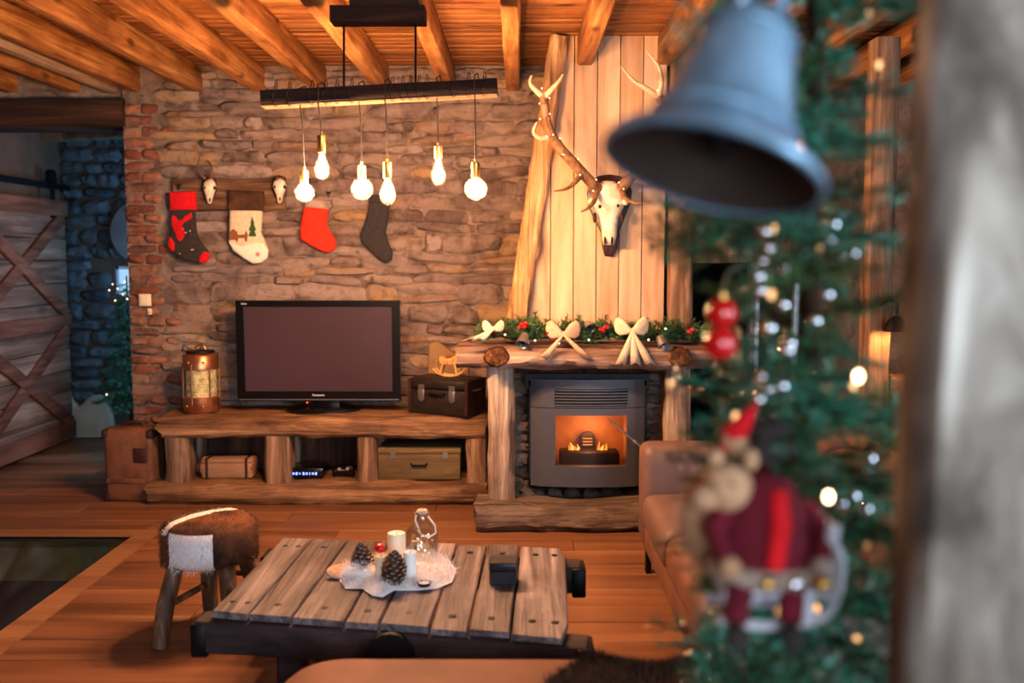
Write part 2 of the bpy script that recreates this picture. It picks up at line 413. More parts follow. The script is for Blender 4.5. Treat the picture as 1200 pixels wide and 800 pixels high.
def tag(o, label, cat, group=None):
    o['label'] = label; o['category'] = cat
    if group: o['group'] = group
    return o
def struct(name, mb, mat, label=None, smooth=False):
    o = mb.build(name, mat, None, smooth); o['kind'] = 'structure'
    if label: o['label'] = label
    return o
def inst(name, me, parent, M, kind=None):
    o = bpy.data.objects.new(name, me); C.objects.link(o)
    if parent:
        o.parent = parent
        if parent.get('_w', 0): o.matrix_parent_inverse = Matrix.Translation(-parent.location)
    o.matrix_basis = M
    return o
def TRS(loc, rot=(0, 0, 0), sc=(1, 1, 1)):
    return Matrix.Translation(loc) @ Euler(rot).to_matrix().to_4x4() @ Matrix.Diagonal((*sc, 1))
def aim(loc, d, sc=1.0, roll=0):
    q = Vector(d).to_track_quat('X', 'Z').to_matrix().to_4x4()
    return Matrix.Translation(loc) @ q @ Matrix.Rotation(roll, 4, 'X') @ Matrix.Scale(sc, 4)
def M4(loc): return Matrix.Translation(loc)

# ------------------------------------------------------------------ the room shell
WY = 6.1                     # face of the stone wall
XL, XR, YB, ZC = -3.75, 2.7, -2.5, 2.70
HY = 7.75
# floor: sub-floor with the hatch opening, oak boards on top
HX0, HX1, HYa, HYb = -3.3, -1.95, 2.6, 5.03
fl = MB()
for a in ((XL, XR, YB, HYa), (XL, HX0, HYa, HYb), (HX1, XR, HYa, HYb), (XL, XR, HYb, HY)):
    fl.bx(a[0], a[1], a[2], a[3], -.25, -.022)
floor = struct('floor', fl, 'dark_void', 'warm oak plank floor of the living room')
pl = {}
y = YB; row = 0
def plank_piece(x0, x1, y0, y1):
    k = (round(x1 - x0, 2), round(y1 - y0, 3))
    if k not in pl:
        pl[k] = MB().rbox((0, 0, 0), (x1 - x0 - .003, y1 - y0 - .003, .022), .002, 1).mesh('plank', 'floor_oak', True)
    inst('plank', pl[k], floor, TRS(((x0 + x1) / 2, (y0 + y1) / 2, -.011 + R.uniform(-.0006, .0006))))
W = .19
rows = []
y = YB
while y < HY - .05:
    y2 = min(y + W, HY)
    if y < HYa < y2: y2 = HYa
    if y < HYb < y2: y2 = HYb
    if y2 - y < .05: y2 += .1
    rows.append((y, y2)); y = y2
for i, (y0, y1) in enumerate(rows):
    spans = [(XL, XR)]
    if HYa - .01 <= y0 and y1 <= HYb + .06: spans = [(XL, HX0), (HX1, XR)]
    if y0 >= WY + .05: spans = [(XL, -1.9)]
    for (xa, xb) in spans:
        x = xa; off = (i * .73) % 2.0
        first = True
        while x < xb - .01:
            L = 2.1 if not first else (.5 + off)
            first = False
            x2 = min(x + L, xb)
            if xb - x2 < .3: x2 = xb
            plank_piece(x, x2, y0, y1); x = x2
# floor hatch: mitred frame, glass, cellar below
h = thing('floor_hatch', 'large glass hatch with mitred oak frame let into floor', 'hatch', (-2.6, 3.8, 0))
fw = .12
def mitre(pts): 
    m = MB(); n = 4
    m.add([(p[0], p[1], -.022) for p in pts] + [(p[0], p[1], .004) for p in pts], [(0, 1, 2, 3), (4, 5, 6, 7), (0, 1, 5, 4), (1, 2, 6, 5), (2, 3, 7, 6), (3, 0, 4, 7)]); return m
o4 = [(HX0, HYa), (HX1, HYa), (HX1, HYb), (HX0, HYb)]; i4 = [(HX0 + fw, HYa + fw), (HX1 - fw, HYa + fw), (HX1 - fw, HYb - fw), (HX0 + fw, HYb - fw)]
for k in range(4):
    mitre([o4[k], o4[(k + 1) % 4], i4[(k + 1) % 4], i4[k]]).build('frame_board', 'hatch_frame_wood', h, False)
MB().bx(HX0 + fw, HX1 - fw, HYa + fw, HYb - fw, -.03, -.012).build('glass_pane', 'floor_glass', h, False)
for a in ((i4[0], i4[1]), (i4[1], i4[2]), (i4[2], i4[3]), (i4[3], i4[0])):
    MB().beam((a[0][0], a[0][1], -.006), (a[1][0], a[1][1], -.006), .012, .012, 1, .001).build('metal_edge', 'black_iron', h, False)
cb = MB()
cb.bx(HX0 - .1, HX1 + .1, HYb, HYb + .1, -1.9, -.26).bx(HX0 - .2, HX0 - .1, HYa, HYb, -1.9, -.26).bx(HX1 + .1, HX1 + .2, HYa, HYb, -1.9, -.26).bx(HX0 - .1, HX1 + .1, HYa - .1, HYa, -1.9, -.26)
cs_ = MB().bx(HX0 + .02, HX1 - .02, HYb - .10, HYb, -.25, -.031).bx(HX0, HX0 + .1, HYa, HYb - .1, -.25, -.031).bx(HX1 - .1, HX1, HYa, HYb - .1, -.25, -.031)
struct('trim_4', cs_, 'cellar_sand', 'pale plastered edge of floor opening under the glass')
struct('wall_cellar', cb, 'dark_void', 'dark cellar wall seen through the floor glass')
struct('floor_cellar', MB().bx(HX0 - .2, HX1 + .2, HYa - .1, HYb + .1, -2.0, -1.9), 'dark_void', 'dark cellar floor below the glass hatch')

# ceiling boards and joists
ceil = struct('ceiling', MB().bx(XL, XR, YB, WY + .4, ZC + .025, ZC + .2), 'dark_void', 'pine plank ceiling carried by exposed joists')
bme = MB().rbox((0, 0, 0), (XR - XL, .0915, .02), .007, 1).mesh('ceiling_board', 'pine_board', True)
y = YB + .05
while y < WY + .02:
    inst('ceiling_board', bme, ceil, TRS(((XL + XR) / 2, y, ZC + .013 + R.uniform(-.002, .002)))); y += .0965
JX = [-3.21, -2.81, -2.41, -2.01, -1.61, -1.22, -.82, -.40, .01, .41, .85, 1.24, 1.64, 2.04, 2.44]
for i, xr in enumerate(JX):
    wj = .085
    yend = 5.3 if .3 < xr < 1.0 else WY + .05
    MB().beam((xr - wj / 2, YB, ZC - .078), (xr - wj / 2, yend, ZC - .078), wj, .155, 26, .009, .004, 3, i).build('joist', 'pine_joist', ceil)
MB().beam((-2.62, YB, ZC - .135), (-2.60, WY, ZC - .135), .075, .06, 20, .008, .004, 3, 77).build('joist', 'grey_joist', ceil, label='grey weathered lower joist')

# stone wall
DX0, DX1 = 1.08, 1.95        # glazed door opening right of the chimney
wb = MB()
wb.bx(-2.53, DX0, WY, WY + .4, -.02, ZC + .02).bx(DX0, DX1, WY, WY + .4, 1.55, ZC + .02).bx(DX1, XR, WY, WY + .4, -.02, ZC + .02)
wall = struct('wall_back', wb, 'mortar', 'rough rubble stone wall with brick edge behind the television')
def stone_variant(k, mat, nx=6, nz=4):
    m = MB(); vs = []; rr = random.Random(100 + k)
    ph = Vector((k * 5.3, k * 2.1, k))
    for j in range(nz + 1):
        for i in range(nx + 1):
            a, b = i / nx * 2 - 1, j / nz * 2 - 1
            e = max(abs(a), abs(b)); rim = (e > .99); 
            x, z = a * .5, b * .5
            # rounded, uneven outline
            cr = (abs(a) ** 4 + abs(b) ** 4) ** .25
            if cr > 1: x, z = x / cr ** .9, z / cr ** .9
            nv = noise.noise_vector(Vector((x * 2.6, z * 2.2, 0)) + ph)
            x += nv.x * .12 * (1 if rim else 1.2); z += nv.z * .2
            d = 0 if rim else (.7 + .3 * (1 - e * e)) + noise.noise(Vector((x * 4, z * 3, 2)) + ph) * .6
            vs.append((x, -d, z))
    n0 = len(vs)
    fs = [(j * (nx + 1) + i, j * (nx + 1) + i + 1, (j + 1) * (nx + 1) + i + 1, (j + 1) * (nx + 1) + i) for j in range(nz) for i in range(nx)]
    rim = [i for i in range(nx + 1)] + [j * (nx + 1) + nx for j in range(1, nz + 1)] + [nz * (nx + 1) + i for i in range(nx - 1, -1, -1)] + [j * (nx + 1) for j in range(nz - 1, 0, -1)]
    for q in rim: vs.append((vs[q][0] * .96, 1.0, vs[q][2] * .96))
    L = len(rim)
    fs += [(rim[q], rim[(q + 1) % L], n0 + (q + 1) % L, n0 + q) for q in range(L)] + [tuple(range(n0, n0 + L))]
    me = m.add(vs, fs).mesh('stone', mat, 60); return me
SV = [stone_variant(k, 'wall_stone') for k in range(16)]
BV = [stone_variant(50 + k, 'quoin_brick', 5, 3) for k in range(5)]
rs = random.Random(21)
stones = []
z = .30; course = 0
while z < ZC - .03:
    hh = rs.choice([.05, .06, .07, .085, .10, .13]); hh = min(hh, ZC - z)
    x = -2.29 + rs.uniform(-.06, .08)
    while x < .36:
        ww = rs.uniform(.12, .5) * (1.0 if hh > .06 else .85)
        x2 = min(x + ww, .38)
        if rs.random() < .16 and hh > .09:       # two thin stones on top of each other
            q = rs.uniform(.4, .6)
            stones.append((x, x2, z, z + hh * q)); stones.append((x, x2, z + hh * q, z + hh))
        else: stones.append((x, x2, z, z + hh))
        x = x2
    z += hh
# the rail board and the big pale block by the mantel stay clear of stones
stones = [s for s in stones if not (s[2] < .45 and -2.2 < (s[0] + s[1]) / 2 < -.25)]
ranked = sorted(stones, key=lambda s: -(s[1] - s[0]) * (s[3] - s[2]))
rest = MB()
for i, (x0, x1, z0, z1) in enumerate(ranked):
    dpt = rs.uniform(.008, .036); wv = noise.noise(Vector(((x0 + x1) * .7, z0 * 1.6, 3))) * .05
    M = TRS(((x0 + x1) / 2, WY - .001, min((z0 + z1) / 2 + rs.uniform(-.006, .006) + wv, ZC - (z1 - z0) * .45)), (0, rs.uniform(-.09, .09), 0), ((x1 - x0) * rs.uniform(.9, 1.06), dpt, (z1 - z0) * rs.uniform(.85, 1.12)))
    if i < 298: inst('stone', SV[i % 16], wall, M)
    else:
        me = SV[i % 16]; o = len(rest.v)
        rest.v += [M @ q.co for q in me.vertices]; rest.f += [tuple(k + o for k in p.vertices) for p in me.polygons]
if rest.v:
    q = rest.build('small_stones', 'wall_stone', wall, 60); q['kind'] = 'stuff'
z = .02; k = 0
while z < 2.42:
    hh = rs.uniform(.058, .075)
    ws = [.2] if k % 2 else [.115, .12]
    if rs.random() < .3: ws.append(.1)
    x = -2.535
    for ww in ws:
        inst('brick', BV[rs.randrange(5)], wall, TRS((x + ww / 2, WY - .001, z + hh / 2), (0, rs.uniform(-.03, .03), 0), (ww * .95, rs.uniform(.012, .024), hh * .88)))
        x += ww
    z += hh; k += 1
# timber board let into the wall for the trophies, and pale block near the mantel
p0, p1 = at(205, 229, 6.07), at(336, 228, 6.07)
MB().beam(p0, p1, .05, .2, 14, .012, .008, 5, 4).build('timber_board', 'old_x', wall, label='brown timber board let into the stones')

MB().puff([(at(u, v, 6.06).x, at(u, v, 6.06).z) for u, v in ((503, 402), (512, 399), (521, 405), (531, 413), (548, 418), (550, 440), (549, 458), (520, 458), (503, 456), (501, 430))], M4((0, 6.07, 0)), .05, .008).build('plaster_patch', 'ochre_plaster', wall, label='smooth ochre plaster patch behind the rocking horse')

# other shell walls
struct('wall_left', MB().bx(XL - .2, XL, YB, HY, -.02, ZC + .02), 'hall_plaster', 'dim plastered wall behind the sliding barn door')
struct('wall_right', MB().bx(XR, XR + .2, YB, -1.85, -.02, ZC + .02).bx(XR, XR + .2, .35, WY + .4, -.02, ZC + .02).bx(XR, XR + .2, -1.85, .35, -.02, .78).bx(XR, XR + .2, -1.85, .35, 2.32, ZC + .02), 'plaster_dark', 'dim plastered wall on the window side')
wf = MB(); wx0, wx1, wz0, wz1 = -.3, 2.1, .82, 2.38
wf.bx(XL, wx0, YB - .2, YB, -.02, ZC + .02).bx(wx1, XR, YB - .2, YB, -.02, ZC + .02).bx(wx0, wx1, YB - .2, YB, -.02, wz0).bx(wx0, wx1, YB - .2, YB, wz1, ZC + .02)
struct('wall_front', wf, 'room_plaster', 'plastered wall with the big window')
fr = MB()
for a in ((wx0, wx0 + .06, wz0, wz1), (wx1 - .06, wx1, wz0, wz1), (wx0, wx1, wz0, wz0 + .06), (wx0, wx1, wz1 - .06, wz1), (.87, .93, wz0, wz1)):
    fr.bx(a[0], a[1], YB - .14, YB - .08, a[2], a[3])
fs_ = MB()
for a in ((-1.85, -1.79, .78, 2.32), (.29, .35, .78, 2.32), (-1.85, .35, .78, .84), (-1.85, .35, 2.26, 2.32), (-.78, -.72, .78, 2.32)):
    fs_.bx(XR + .08, XR + .14, a[0], a[1], a[2], a[3])
struct('window_3', fs_, 'door_white', 'white framed window in the side wall')
struct('window_1', fr, 'door_white', 'white framed window opposite the fireplace')
# hall
hw = MB().bx(XL, -3.33, HY, HY + .3, -.02, 2.62).bx(-2.72, -1.9, HY, HY + .3, -.02, 2.62).bx(-3.33, -2.72, HY, HY + .3, -.02, 1.17).bx(-3.33, -2.72, HY, HY + .3, 1.42, 2.62)
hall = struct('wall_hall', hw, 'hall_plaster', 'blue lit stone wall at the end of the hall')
HV = [stone_variant(80 + k, 'hall_stone') for k in range(8)]
z = .3
while z < 2.5:
    hh = rs.uniform(.08, .15); x = -3.74
    while x < -2.95:
        ww = rs.uniform(.12, .3); x2 = min(x + ww, -2.9)
        zc = z + hh / 2; xc = (x + x2) / 2
        if not (-3.33 - (x2-x)/2 < xc < -2.68 and 1.11 < zc < 1.48):
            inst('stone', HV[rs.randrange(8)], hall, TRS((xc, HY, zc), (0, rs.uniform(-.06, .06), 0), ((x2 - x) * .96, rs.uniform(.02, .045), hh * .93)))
        x = x2
    z += hh
hr = MB().bx(-1.9, -1.7, 6.5, HY, -.02, .8).bx(-1.9, -1.7, 6.5, HY, 1.9, 2.62).bx(-1.9, -1.7, 6.5, 6.6, .8, 1.9).bx(-1.9, -1.7, 7.6, HY, .8, 1.9)  # unseen window opening added for the blue hall light
struct('wall_hall_side', hr, 'hall_plaster', 'side wall of the hall with added window opening')
struct('ceiling_hall', MB().bx(XL, -1.7, WY + .4, HY + .3, 2.55, 2.75), 'dark_void', 'dark ceiling of the hall')
struct('trim_1', MB().beam((XL, WY + .12, 2.415), (-2.51, WY + .12, 2.415), .36, .17, 12, .012, .008, 3, 9), 'lintel_wood', 'dark heavy timber lintel over the hall opening', True)
struct('wall_over_opening', MB().bx(XL, -2.53, WY + .02, WY + .38, 2.5, ZC + .02), 'mortar', 'stone infill above the dark lintel')
MB_ = MB().beam((XL + .02, 7.55, 2.47), (-2.0, 7.05, 2.47), .14, .12, 8, .01, .006, 3, 5)
struct('trim_2', MB_, 'grey_joist', 'grey beam under the hall ceiling', True)
w1 = MB().bx(-3.33, -3.31, HY + .03, HY + .1, 1.17, 1.42).bx(-2.75, -2.72, HY + .03, HY + .1, 1.17, 1.42).bx(-3.33, -2.72, HY + .03, HY + .1, 1.17, 1.19).bx(-3.33, -2.72, HY + .03, HY + .1, 1.395, 1.42)
win = struct('window_2', w1, 'door_white', 'small bright window in the blue hall wall')
MB().bx(-3.32, -2.74, HY + .06, HY + .07, 1.18, 1.41).build('pane', 'sky_pane', win, False)
# rounded plaster patch at foot of hall wall
pts = [(-3.74, 0), (-3.74, .5), (-3.72, .40), (-3.69, .31), (-3.65, .27), (-3.61, .28), (-3.57, .33), (-3.52, .36), (-3.46, .36), (-3.41, .32), (-3.37, .22), (-3.35, 0)]
o = MB().puff(pts, M4((0, HY - .06, 0)), .09, .02).build('plaster_patch', 'plaster', hall, label='smooth beige plaster patch with curved top edge')
# door right of the chimney: white framed glass door with dark room behind
dr = MB()
xs = (at(880, 300, WY).x, at(891, 300, WY).x, at(931, 300, WY).x, at(940, 300, WY).x)
dr.bx(xs[0], xs[1], WY - .01, WY + .08, 0, 1.66).bx(xs[2], xs[3], WY - .01, WY + .08, 0, 1.66).bx(xs[0], xs[3], WY, WY + .07, 1.58, 1.66).bx(xs[0], xs[3], WY, WY + .07, 0, .12)
d1 = struct('door_1', dr, 'door_white', 'narrow glazed door with white frame beside the chimney')
MB().bx(xs[1], xs[2], WY + .03, WY + .036, .12, 1.58).build('glass_pane', 'door_glass', d1, False)
MB().bx(xs[0] + .035, xs[1] - .004, WY - .014, WY - .009, .3, 1.56).build('glow_strip', 'frame_glow', d1, False)  # added glowing strips that brighten the white door frame
MB().bx(xs[2] + .01, xs[3] - .01, WY - .014, WY - .009, .3, 1.56).build('glow_strip', 'frame_glow', d1, False)
MB().tube([(xs[2] - .0, WY - .03, .95), (xs[2] + .0, WY - .05, .95), (xs[2] - .08, WY - .05, .95)], .007, 8).build('door_handle', 'silver', d1)
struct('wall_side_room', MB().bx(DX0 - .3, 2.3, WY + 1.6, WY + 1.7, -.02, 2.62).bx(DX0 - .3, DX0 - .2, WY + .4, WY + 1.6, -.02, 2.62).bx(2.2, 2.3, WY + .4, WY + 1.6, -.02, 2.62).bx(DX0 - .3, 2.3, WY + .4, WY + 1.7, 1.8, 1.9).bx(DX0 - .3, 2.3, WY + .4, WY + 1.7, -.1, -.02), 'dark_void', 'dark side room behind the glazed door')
b0, b1 = at(795, 292, WY - .06), at(960, 290, WY - .06)
struct('trim_3', MB().beam((b0.x, WY - .04, b0.z), (b1.x, WY - .04, b0.z), .09, .17, 8, .01, .006, 4, 12), 'hewn_beam', 'orange timber lintel above the dark doorway', True)

# ------------------------------------------------------------------ sliding barn door in the hall
bd = thing('barn_door', 'sliding plank barn door with crossed braces hung in hall', 'door', (-3.68, 6.9, 0))
BX = -3.66; by0, by1 = 6.12, 7.58
zz = .05; k = 0
while zz < 1.93:
    hh = [.17, .2, .16, .18][k % 4]; hh = min(hh, 1.95 - zz)
    MB().beam((BX, by0, zz + hh / 2), (BX, by1, zz + hh / 2), .03, hh - .006, 6, .004, .004, 4, k).build('plank', 'barn_x', bd); zz += hh; k += 1
def brace(a, b, wd=.11, dx=.026, s=0, mat='barn_brace'):
    d = Vector((0, b[0] - a[0], b[1] - a[1]))
    MB().beam((BX + dx, a[0], a[1]), (BX + dx, b[0], b[1]), wd, .026, 6, .004, .003, 4, s, up=(1, 0, 0)).build('brace', mat, bd)
brace((by0, .1), (by1, .1), .14, .028, 1); brace((by0, .98), (by1, .98), .12, .028, 2); brace((by0, 1.88), (by1, 1.88), .12, .028, 3)
brace((by0 + .1, .16), (by1 - .06, .93), .1, .03, 4); brace((by0 + .1, .93), (by1 - .06, .16), .1, .033, 5)
brace((by0 + .1, 1.04), (by1 - .06, 1.82), .1, .03, 6); brace((by0 + .1, 1.82), (by1 - .06, 1.04), .1, .033, 7)
MB().bx(BX - .005, BX + .012, 5.6, 7.7, 2.03, 2.075).build('rail', 'black_iron', bd, False)
for yy in (by0 + .2, by1 - .2):
    hg = MB().bx(BX + .02, BX + .03, yy - .03, yy + .03, 1.8, 2.12).build('hanger', 'black_iron', bd, False)
    MB().tube([(BX + .0, yy, 2.12), (BX + .04, yy, 2.12)], .055, 16).build('wheel', 'black_iron', hg)
for yy in (6.5, 7.1): MB().tube([(BX - .03, yy, 2.05), (BX - .09, yy, 2.05)], .012, 8).build('rail_spacer', 'black_iron', bd)

# oval plate on the hall wall, little dark tree with lights
op = [(math.cos(a) * .17 * (1 + .1 * math.cos(a)), math.sin(a) * .235 + .03 * math.sin(2 * a)) for a in [i * 2 * math.pi / 24 for i in range(24)]]
c = at(151, 272, HY - .06)
pp = thing('wall_plate', 'grey leaf shaped metal plate hanging on blue hall wall', 'plate', (c.x, HY - .06, c.z))
MB().puff(op, M4((c.x, HY - .06, c.z)), .02, .006).build('plate', 'grey_metal', pp)
MB().beam((c.x - .02, HY - .073, c.z + .2), (c.x + .08, HY - .073, c.z - .2), .012, .006, 1, .001).build('vein', 'black_iron', pp, False)

# ------------------------------------------------------------------ fireplace
fp = thing('fireplace', 'rustic log fireplace surround with tall plank chimney breast', 'fireplace', (.4, 5.3, 0))
CY = 5.28
# masonry core of the chimney (behind the boards and around the firebox)
co = MB()
prof = [(-.06, 1.0), (.98, 1.0), (.98, ZC), (.2, ZC)]
co.add([(x, y_, z_) for y_ in (CY + .05, WY - .03) for x, z_ in prof], [(0, 1, 2, 3), (4, 5, 6, 7), (0, 1, 5, 4), (1, 2, 6, 5), (2, 3, 7, 6), (3, 0, 4, 7)])
co.bx(-.06, .03, 5.36, WY - .03, .12, 1.0).bx(.745, .98, 5.36, WY - .03, .12, 1.0).bx(.03, .745, 5.85, WY - .03, .12, 1.0).bx(.03, .745, 5.3, 5.85, .875, 1.0)
co.build('masonry_core', 'chimney_plaster', fp, False)
MB().add([(x, y_, z_) for y_ in (CY + .03, CY + .048) for x, z_ in prof], [(0, 1, 2, 3), (4, 5, 6, 7), (0, 1, 5, 4), (1, 2, 6, 5), (2, 3, 7, 6), (3, 0, 4, 7)]).build('gap_shade_sheet', 'dark_void', fp, False)  # added dark sheet standing in for shade in the board gaps
# vertical boards of the breast
def lx(z_): # left edge given by the slanted beam
    return .03 + (z_ - 1.0) / (ZC - 1.0) * .225
edges = [-.08, .055, .182, .31, .437, .563, .69, .82]
for i in range(7):
    a, b = edges[i] + .0028, edges[i + 1] - .0028
    z0, z1 = 1.02, ZC
    pts = []
    for zq in (z0, z1): pass
    if b <= lx(z0): continue
    poly = []
    zl = [z0 + (z1 - z0) * q / 12 for q in range(13)]
    right = [(b, zq) for zq in zl if lx(zq) < b - .004]
    left = [(max(a, lx(zq)), zq) for zq in zl if lx(zq) < b - .004]
    poly = right + left[::-1]
    if len(poly) < 4: continue
    MB().puff(poly, M4((0, CY + R.uniform(-.003, .003), 0)), .022, .0015, True).build('plank', 'breast_board', fp, False)
# slanted hewn beam and corner post
MB().beam((-.02, CY - .03, 1.02), (.225, CY - .03, ZC - .01), .125, .09, 44, .02, .010, 9, 3, up=(0, 1, 0), w1=.1).build('slanted_beam', 'hewn_beam', fp)
MB().beam((.905, CY - .02, 1.02), (.905, CY - .02, ZC), .135, .08, 20, .015, .008, 5, 8, up=(0, 1, 0)).build('corner_post', 'old_z', fp)
# hearth
MB().beam((-.23, 5.12, .075), (1.2, 5.12, .075), .27, .15, 40, .04, .026, 5, 15, endjit=.03).build('hearth_beam', 'hearth_wood', fp)
MB().bx(-.13, 1.05, 5.26, WY - .03, 0, .12).build('hearth_slab', 'tile_grey', fp, False)
hv = [stone_variant(120 + k, 'jamb_stone') for k in range(6)]
rs = random.Random(5)
for side in (-.02, .745):
    z = .13
    while z < .88:
        hh = rs.uniform(.05, .1); wd = .1 if side < 0 else .09
        inst('stone', hv[rs.randrange(6)], fp, TRS((side + wd / 2 - .01, 5.37, z + hh / 2), (0, rs.uniform(-.1, .1), 0), (wd, rs.uniform(.03, .07), hh * .95))); z += hh
x = -.1
while x < .8:   # row of rough flat stones in front of the stove foot
    ww = rs.uniform(.09, .17); inst('stone', hv[rs.randrange(6)], fp, TRS((x + ww / 2, 5.33 + rs.uniform(-.02, .02), .13), (rad(-80), 0, rs.uniform(-.2, .2)), (ww, .03, .1))); x += ww
MB().beam((-.06, 5.3, .872), (.85, 5.3, .872), .12, .06, 10, .01, .006, 4, 21).build('inner_lintel', 'dark_post', fp)
# posts and mantel
lp = at(572, 500, 5.15).x, at(603, 500, 5.15).x
MB().beam((sum(lp) / 2, 5.17, .13), (sum(lp) / 2, 5.17, .92), .145, .15, 18, .035, .012, 6, 31, up=(0, 1, 0)).build('post', 'post_wood', fp)
rp = at(779, 480, 5.15).x, at(809, 480, 5.15).x
MB().beam((sum(rp) / 2, 5.17, .13), (sum(rp) / 2, 5.17, .92), .14, .15, 18, .035, .010, 6, 35, up=(0, 1, 0)).build('post', 'post_wood', fp)
MB().beam((-.33, 5.22, .955), (1.2, 5.22, .955), .42, .12, 46, .03, .018, 5, 41, endjit=.03).build('mantel_shelf', 'mantel_wood', fp)
MB().beam((-.12, 5.0, .955), (.9, 5.0, .955), .1, .11, 46, .035, .026, 5, 44).build('mantel_log', 'mantel_wood', fp)
for px in (583, 797):
    c = at(px, 419, 4.95)
    m = MB(); a = [(c.x + math.cos(g) * .064 * (1 + .3 * noise.noise(Vector((math.cos(g) * 1.5, math.sin(g) * 1.5, px)))), c.z + math.sin(g) * .056 * (1 + .25 * noise.noise(Vector((math.cos(g) * 2, math.sin(g) * 2, px + 3))))) for g in [i * math.pi / 8 for i in range(16)]]
    m.puff(a, M4((0, 5.0, 0)), .14, .012).build('beam_end', 'end_grain', fp)

# ------------------------------------------------------------------ pellet stove
st = thing('pellet_stove', 'charcoal steel pellet stove insert burning in the fireplace', 'stove', (.39, 5.2, .14))
sx0, sx1 = .062, .716; scx = (sx0 + sx1) / 2; sw = (sx1 - sx0) / 2
FY = 5.13
def front_y(x, y0=FY, bul=.045): 
    q = (x - scx) / sw; return y0 + bul * q * q * (1 + 1.2 * max(0, abs(q) - .8) * 5 * .4)
def panel(x0, x1, z0, z1, th, name, mat, parent, off=0.0, n=10, lab=None):
    m = MB(); vs = []
    for i in range(n + 1):
        x = x0 + (x1 - x0) * i / n; yy = front_y(x) + off
        vs += [(x, yy, z0), (x, yy, z1), (x, yy + th, z1), (x, yy + th, z0)]
    fs = [(i * 4 + k, i * 4 + (k + 1) % 4, i * 4 + 4 + (k + 1) % 4, i * 4 + 4 + k) for i in range(n) for k in range(4)] + [(0, 1, 2, 3), (n * 4 + 3, n * 4 + 2, n * 4 + 1, n * 4)]
    return m.add(vs, fs).build(name, mat, parent, True, lab)
zb, zt = at(690, 571, FY).z, at(690, 445, FY).z
zm = at(690, 479, FY).z
# body shell: sides, top, bottom, back
sh = MB().bx(sx0, sx0 + .03, 5.19, 5.75, zb, zt - .01).bx(sx1 - .03, sx1, 5.19, 5.75, zb, zt - .01).bx(sx0, sx1, 5.19, 5.75, zt - .04, zt - .01).bx(sx0, sx1, 5.19, 5.75, zb, zb + .03).bx(sx0, sx1, 5.72, 5.75, zb, zt - .01)
sh.build('body', 'stove_dark', st, False)
MB().bx(sx0 - .02, sx1 + .02, 5.2, 5.22, zt - .06, zt + .025).build('trim_frame', 'stove_dark', st, False)
g0, g1 = at(650, 460, FY).x, at(736, 460, FY).x
gz0, gz1 = at(690, 477, FY).z, at(690, 456, FY).z
panel(sx0, g0, zm + .004, zt, .03, 'top_panel', 'stove_steel', st); panel(g1, sx1, zm + .004, zt, .03, 'top_panel', 'stove_steel', st)
panel(g0, g1, gz1, zt, .03, 'top_panel', 'stove_steel', st)
panel(g0, g1, zm + .004, gz0, .03, 'top_panel', 'stove_steel', st)
panel(g0, g1, gz0, gz1, .01, 'grille_backing', 'dark_void', st, .03)
for k in range(6):
    zq = gz0 + (gz1 - gz0) * (k + .5) / 6
    panel(g0, g1, zq - .004, zq + .004, .016, 'grille_slat', 'stove_steel', st, .004)
# door with window
dx0, dx1 = at(651, 520, FY).x, at(735, 520, FY).x; dz0, dz1 = at(690, 547, FY).z, at(690, 487, FY).z
door = panel(sx0, dx0, zb, zm, .05, 'door', 'stove_steel', st)
panel(dx1, sx1, zb, zm, .05, 'door_stile', 'stove_steel', st)
panel(dx0, dx1, dz1, zm, .05, 'door_rail', 'stove_steel', st); panel(dx0, dx1, zb, dz0, .05, 'door_rail', 'stove_steel', st)
panel(dx0, dx1, dz0, dz1, .004, 'window_pane', 'stove_glass', st, .02)
fb = MB().bx(dx0 - .03, dx1 + .03, 5.42, 5.45, dz0 - .05, dz1 + .05).bx(dx0 - .04, dx0 - .01, 5.2, 5.45, dz0 - .05, dz1 + .05).bx(dx1 + .01, dx1 + .04, 5.2, 5.45, dz0 - .05, dz1 + .05).bx(dx0 - .03, dx1 + .03, 5.2, 5.45, dz1 + .03, dz1 + .05).bx(dx0 - .03, dx1 + .03, 5.2, 5.45, dz0 - .05, dz0 - .02)
fb.build('firebox', 'firebrick', st, False)
MB().rbox(((dx0 + dx1) / 2, 5.3, dz0 + .01), (.34, .14, .1), .015, 2).build('burn_pot', 'stove_dark', st)
MB().puff([(-.045, 0), (.045, 0), (.045, .06), (.035, .085), (.015, .097), (-.015, .097), (-.035, .085), (-.045, .06)], M4(((dx0 + dx1) / 2 - .005, 5.36, dz0 + .06)), .02, .003).build('air_arch', 'stove_dark', st)
for k in range(3): MB().box(((dx0 + dx1) / 2 - .005, 5.345, dz0 + .082 + k * .018), (.055, .006, .005)).build('air_slot', 'flame', st, False)
rf = random.Random(3)
for k in range(7):
    x = (dx0 + dx1) / 2 - .005 + (-.105, -.09, -.075, -.062, .062, .078, .1)[k]; hgt = .03 + .03 * rf.random()
    m = MB().tube([(x, 5.31, dz0 + .055), (x + rf.uniform(-.01, .01), 5.31, dz0 + .055 + hgt * .4), (x + rf.uniform(-.015, .015), 5.31, dz0 + .055 + hgt)], [.012, .007, .001], 6)
    m.build('flame', 'flame_core' if k % 2 else 'flame', st)
l = bpy.data.lights.new('fire_light', 'POINT'); l.energy = 1.3; l.color = (1, .36, .08); l.shadow_soft_size = .04
lo = bpy.data.objects.new('fire_light', l); C.objects.link(lo); lo.location = ((dx0 + dx1) / 2, 5.29, dz0 + .17)
a, b = at(712, 490, 5.09), at(754, 526, 5.03)
hd = MB().tube([a, a.lerp(b, .5), b], [.005, .006, .006], 8).build('handle', 'silver', st)
MB().tube([a.lerp(b, .72), a.lerp(b, .80)], .012, 10).build('handle_collar', 'silver', hd)
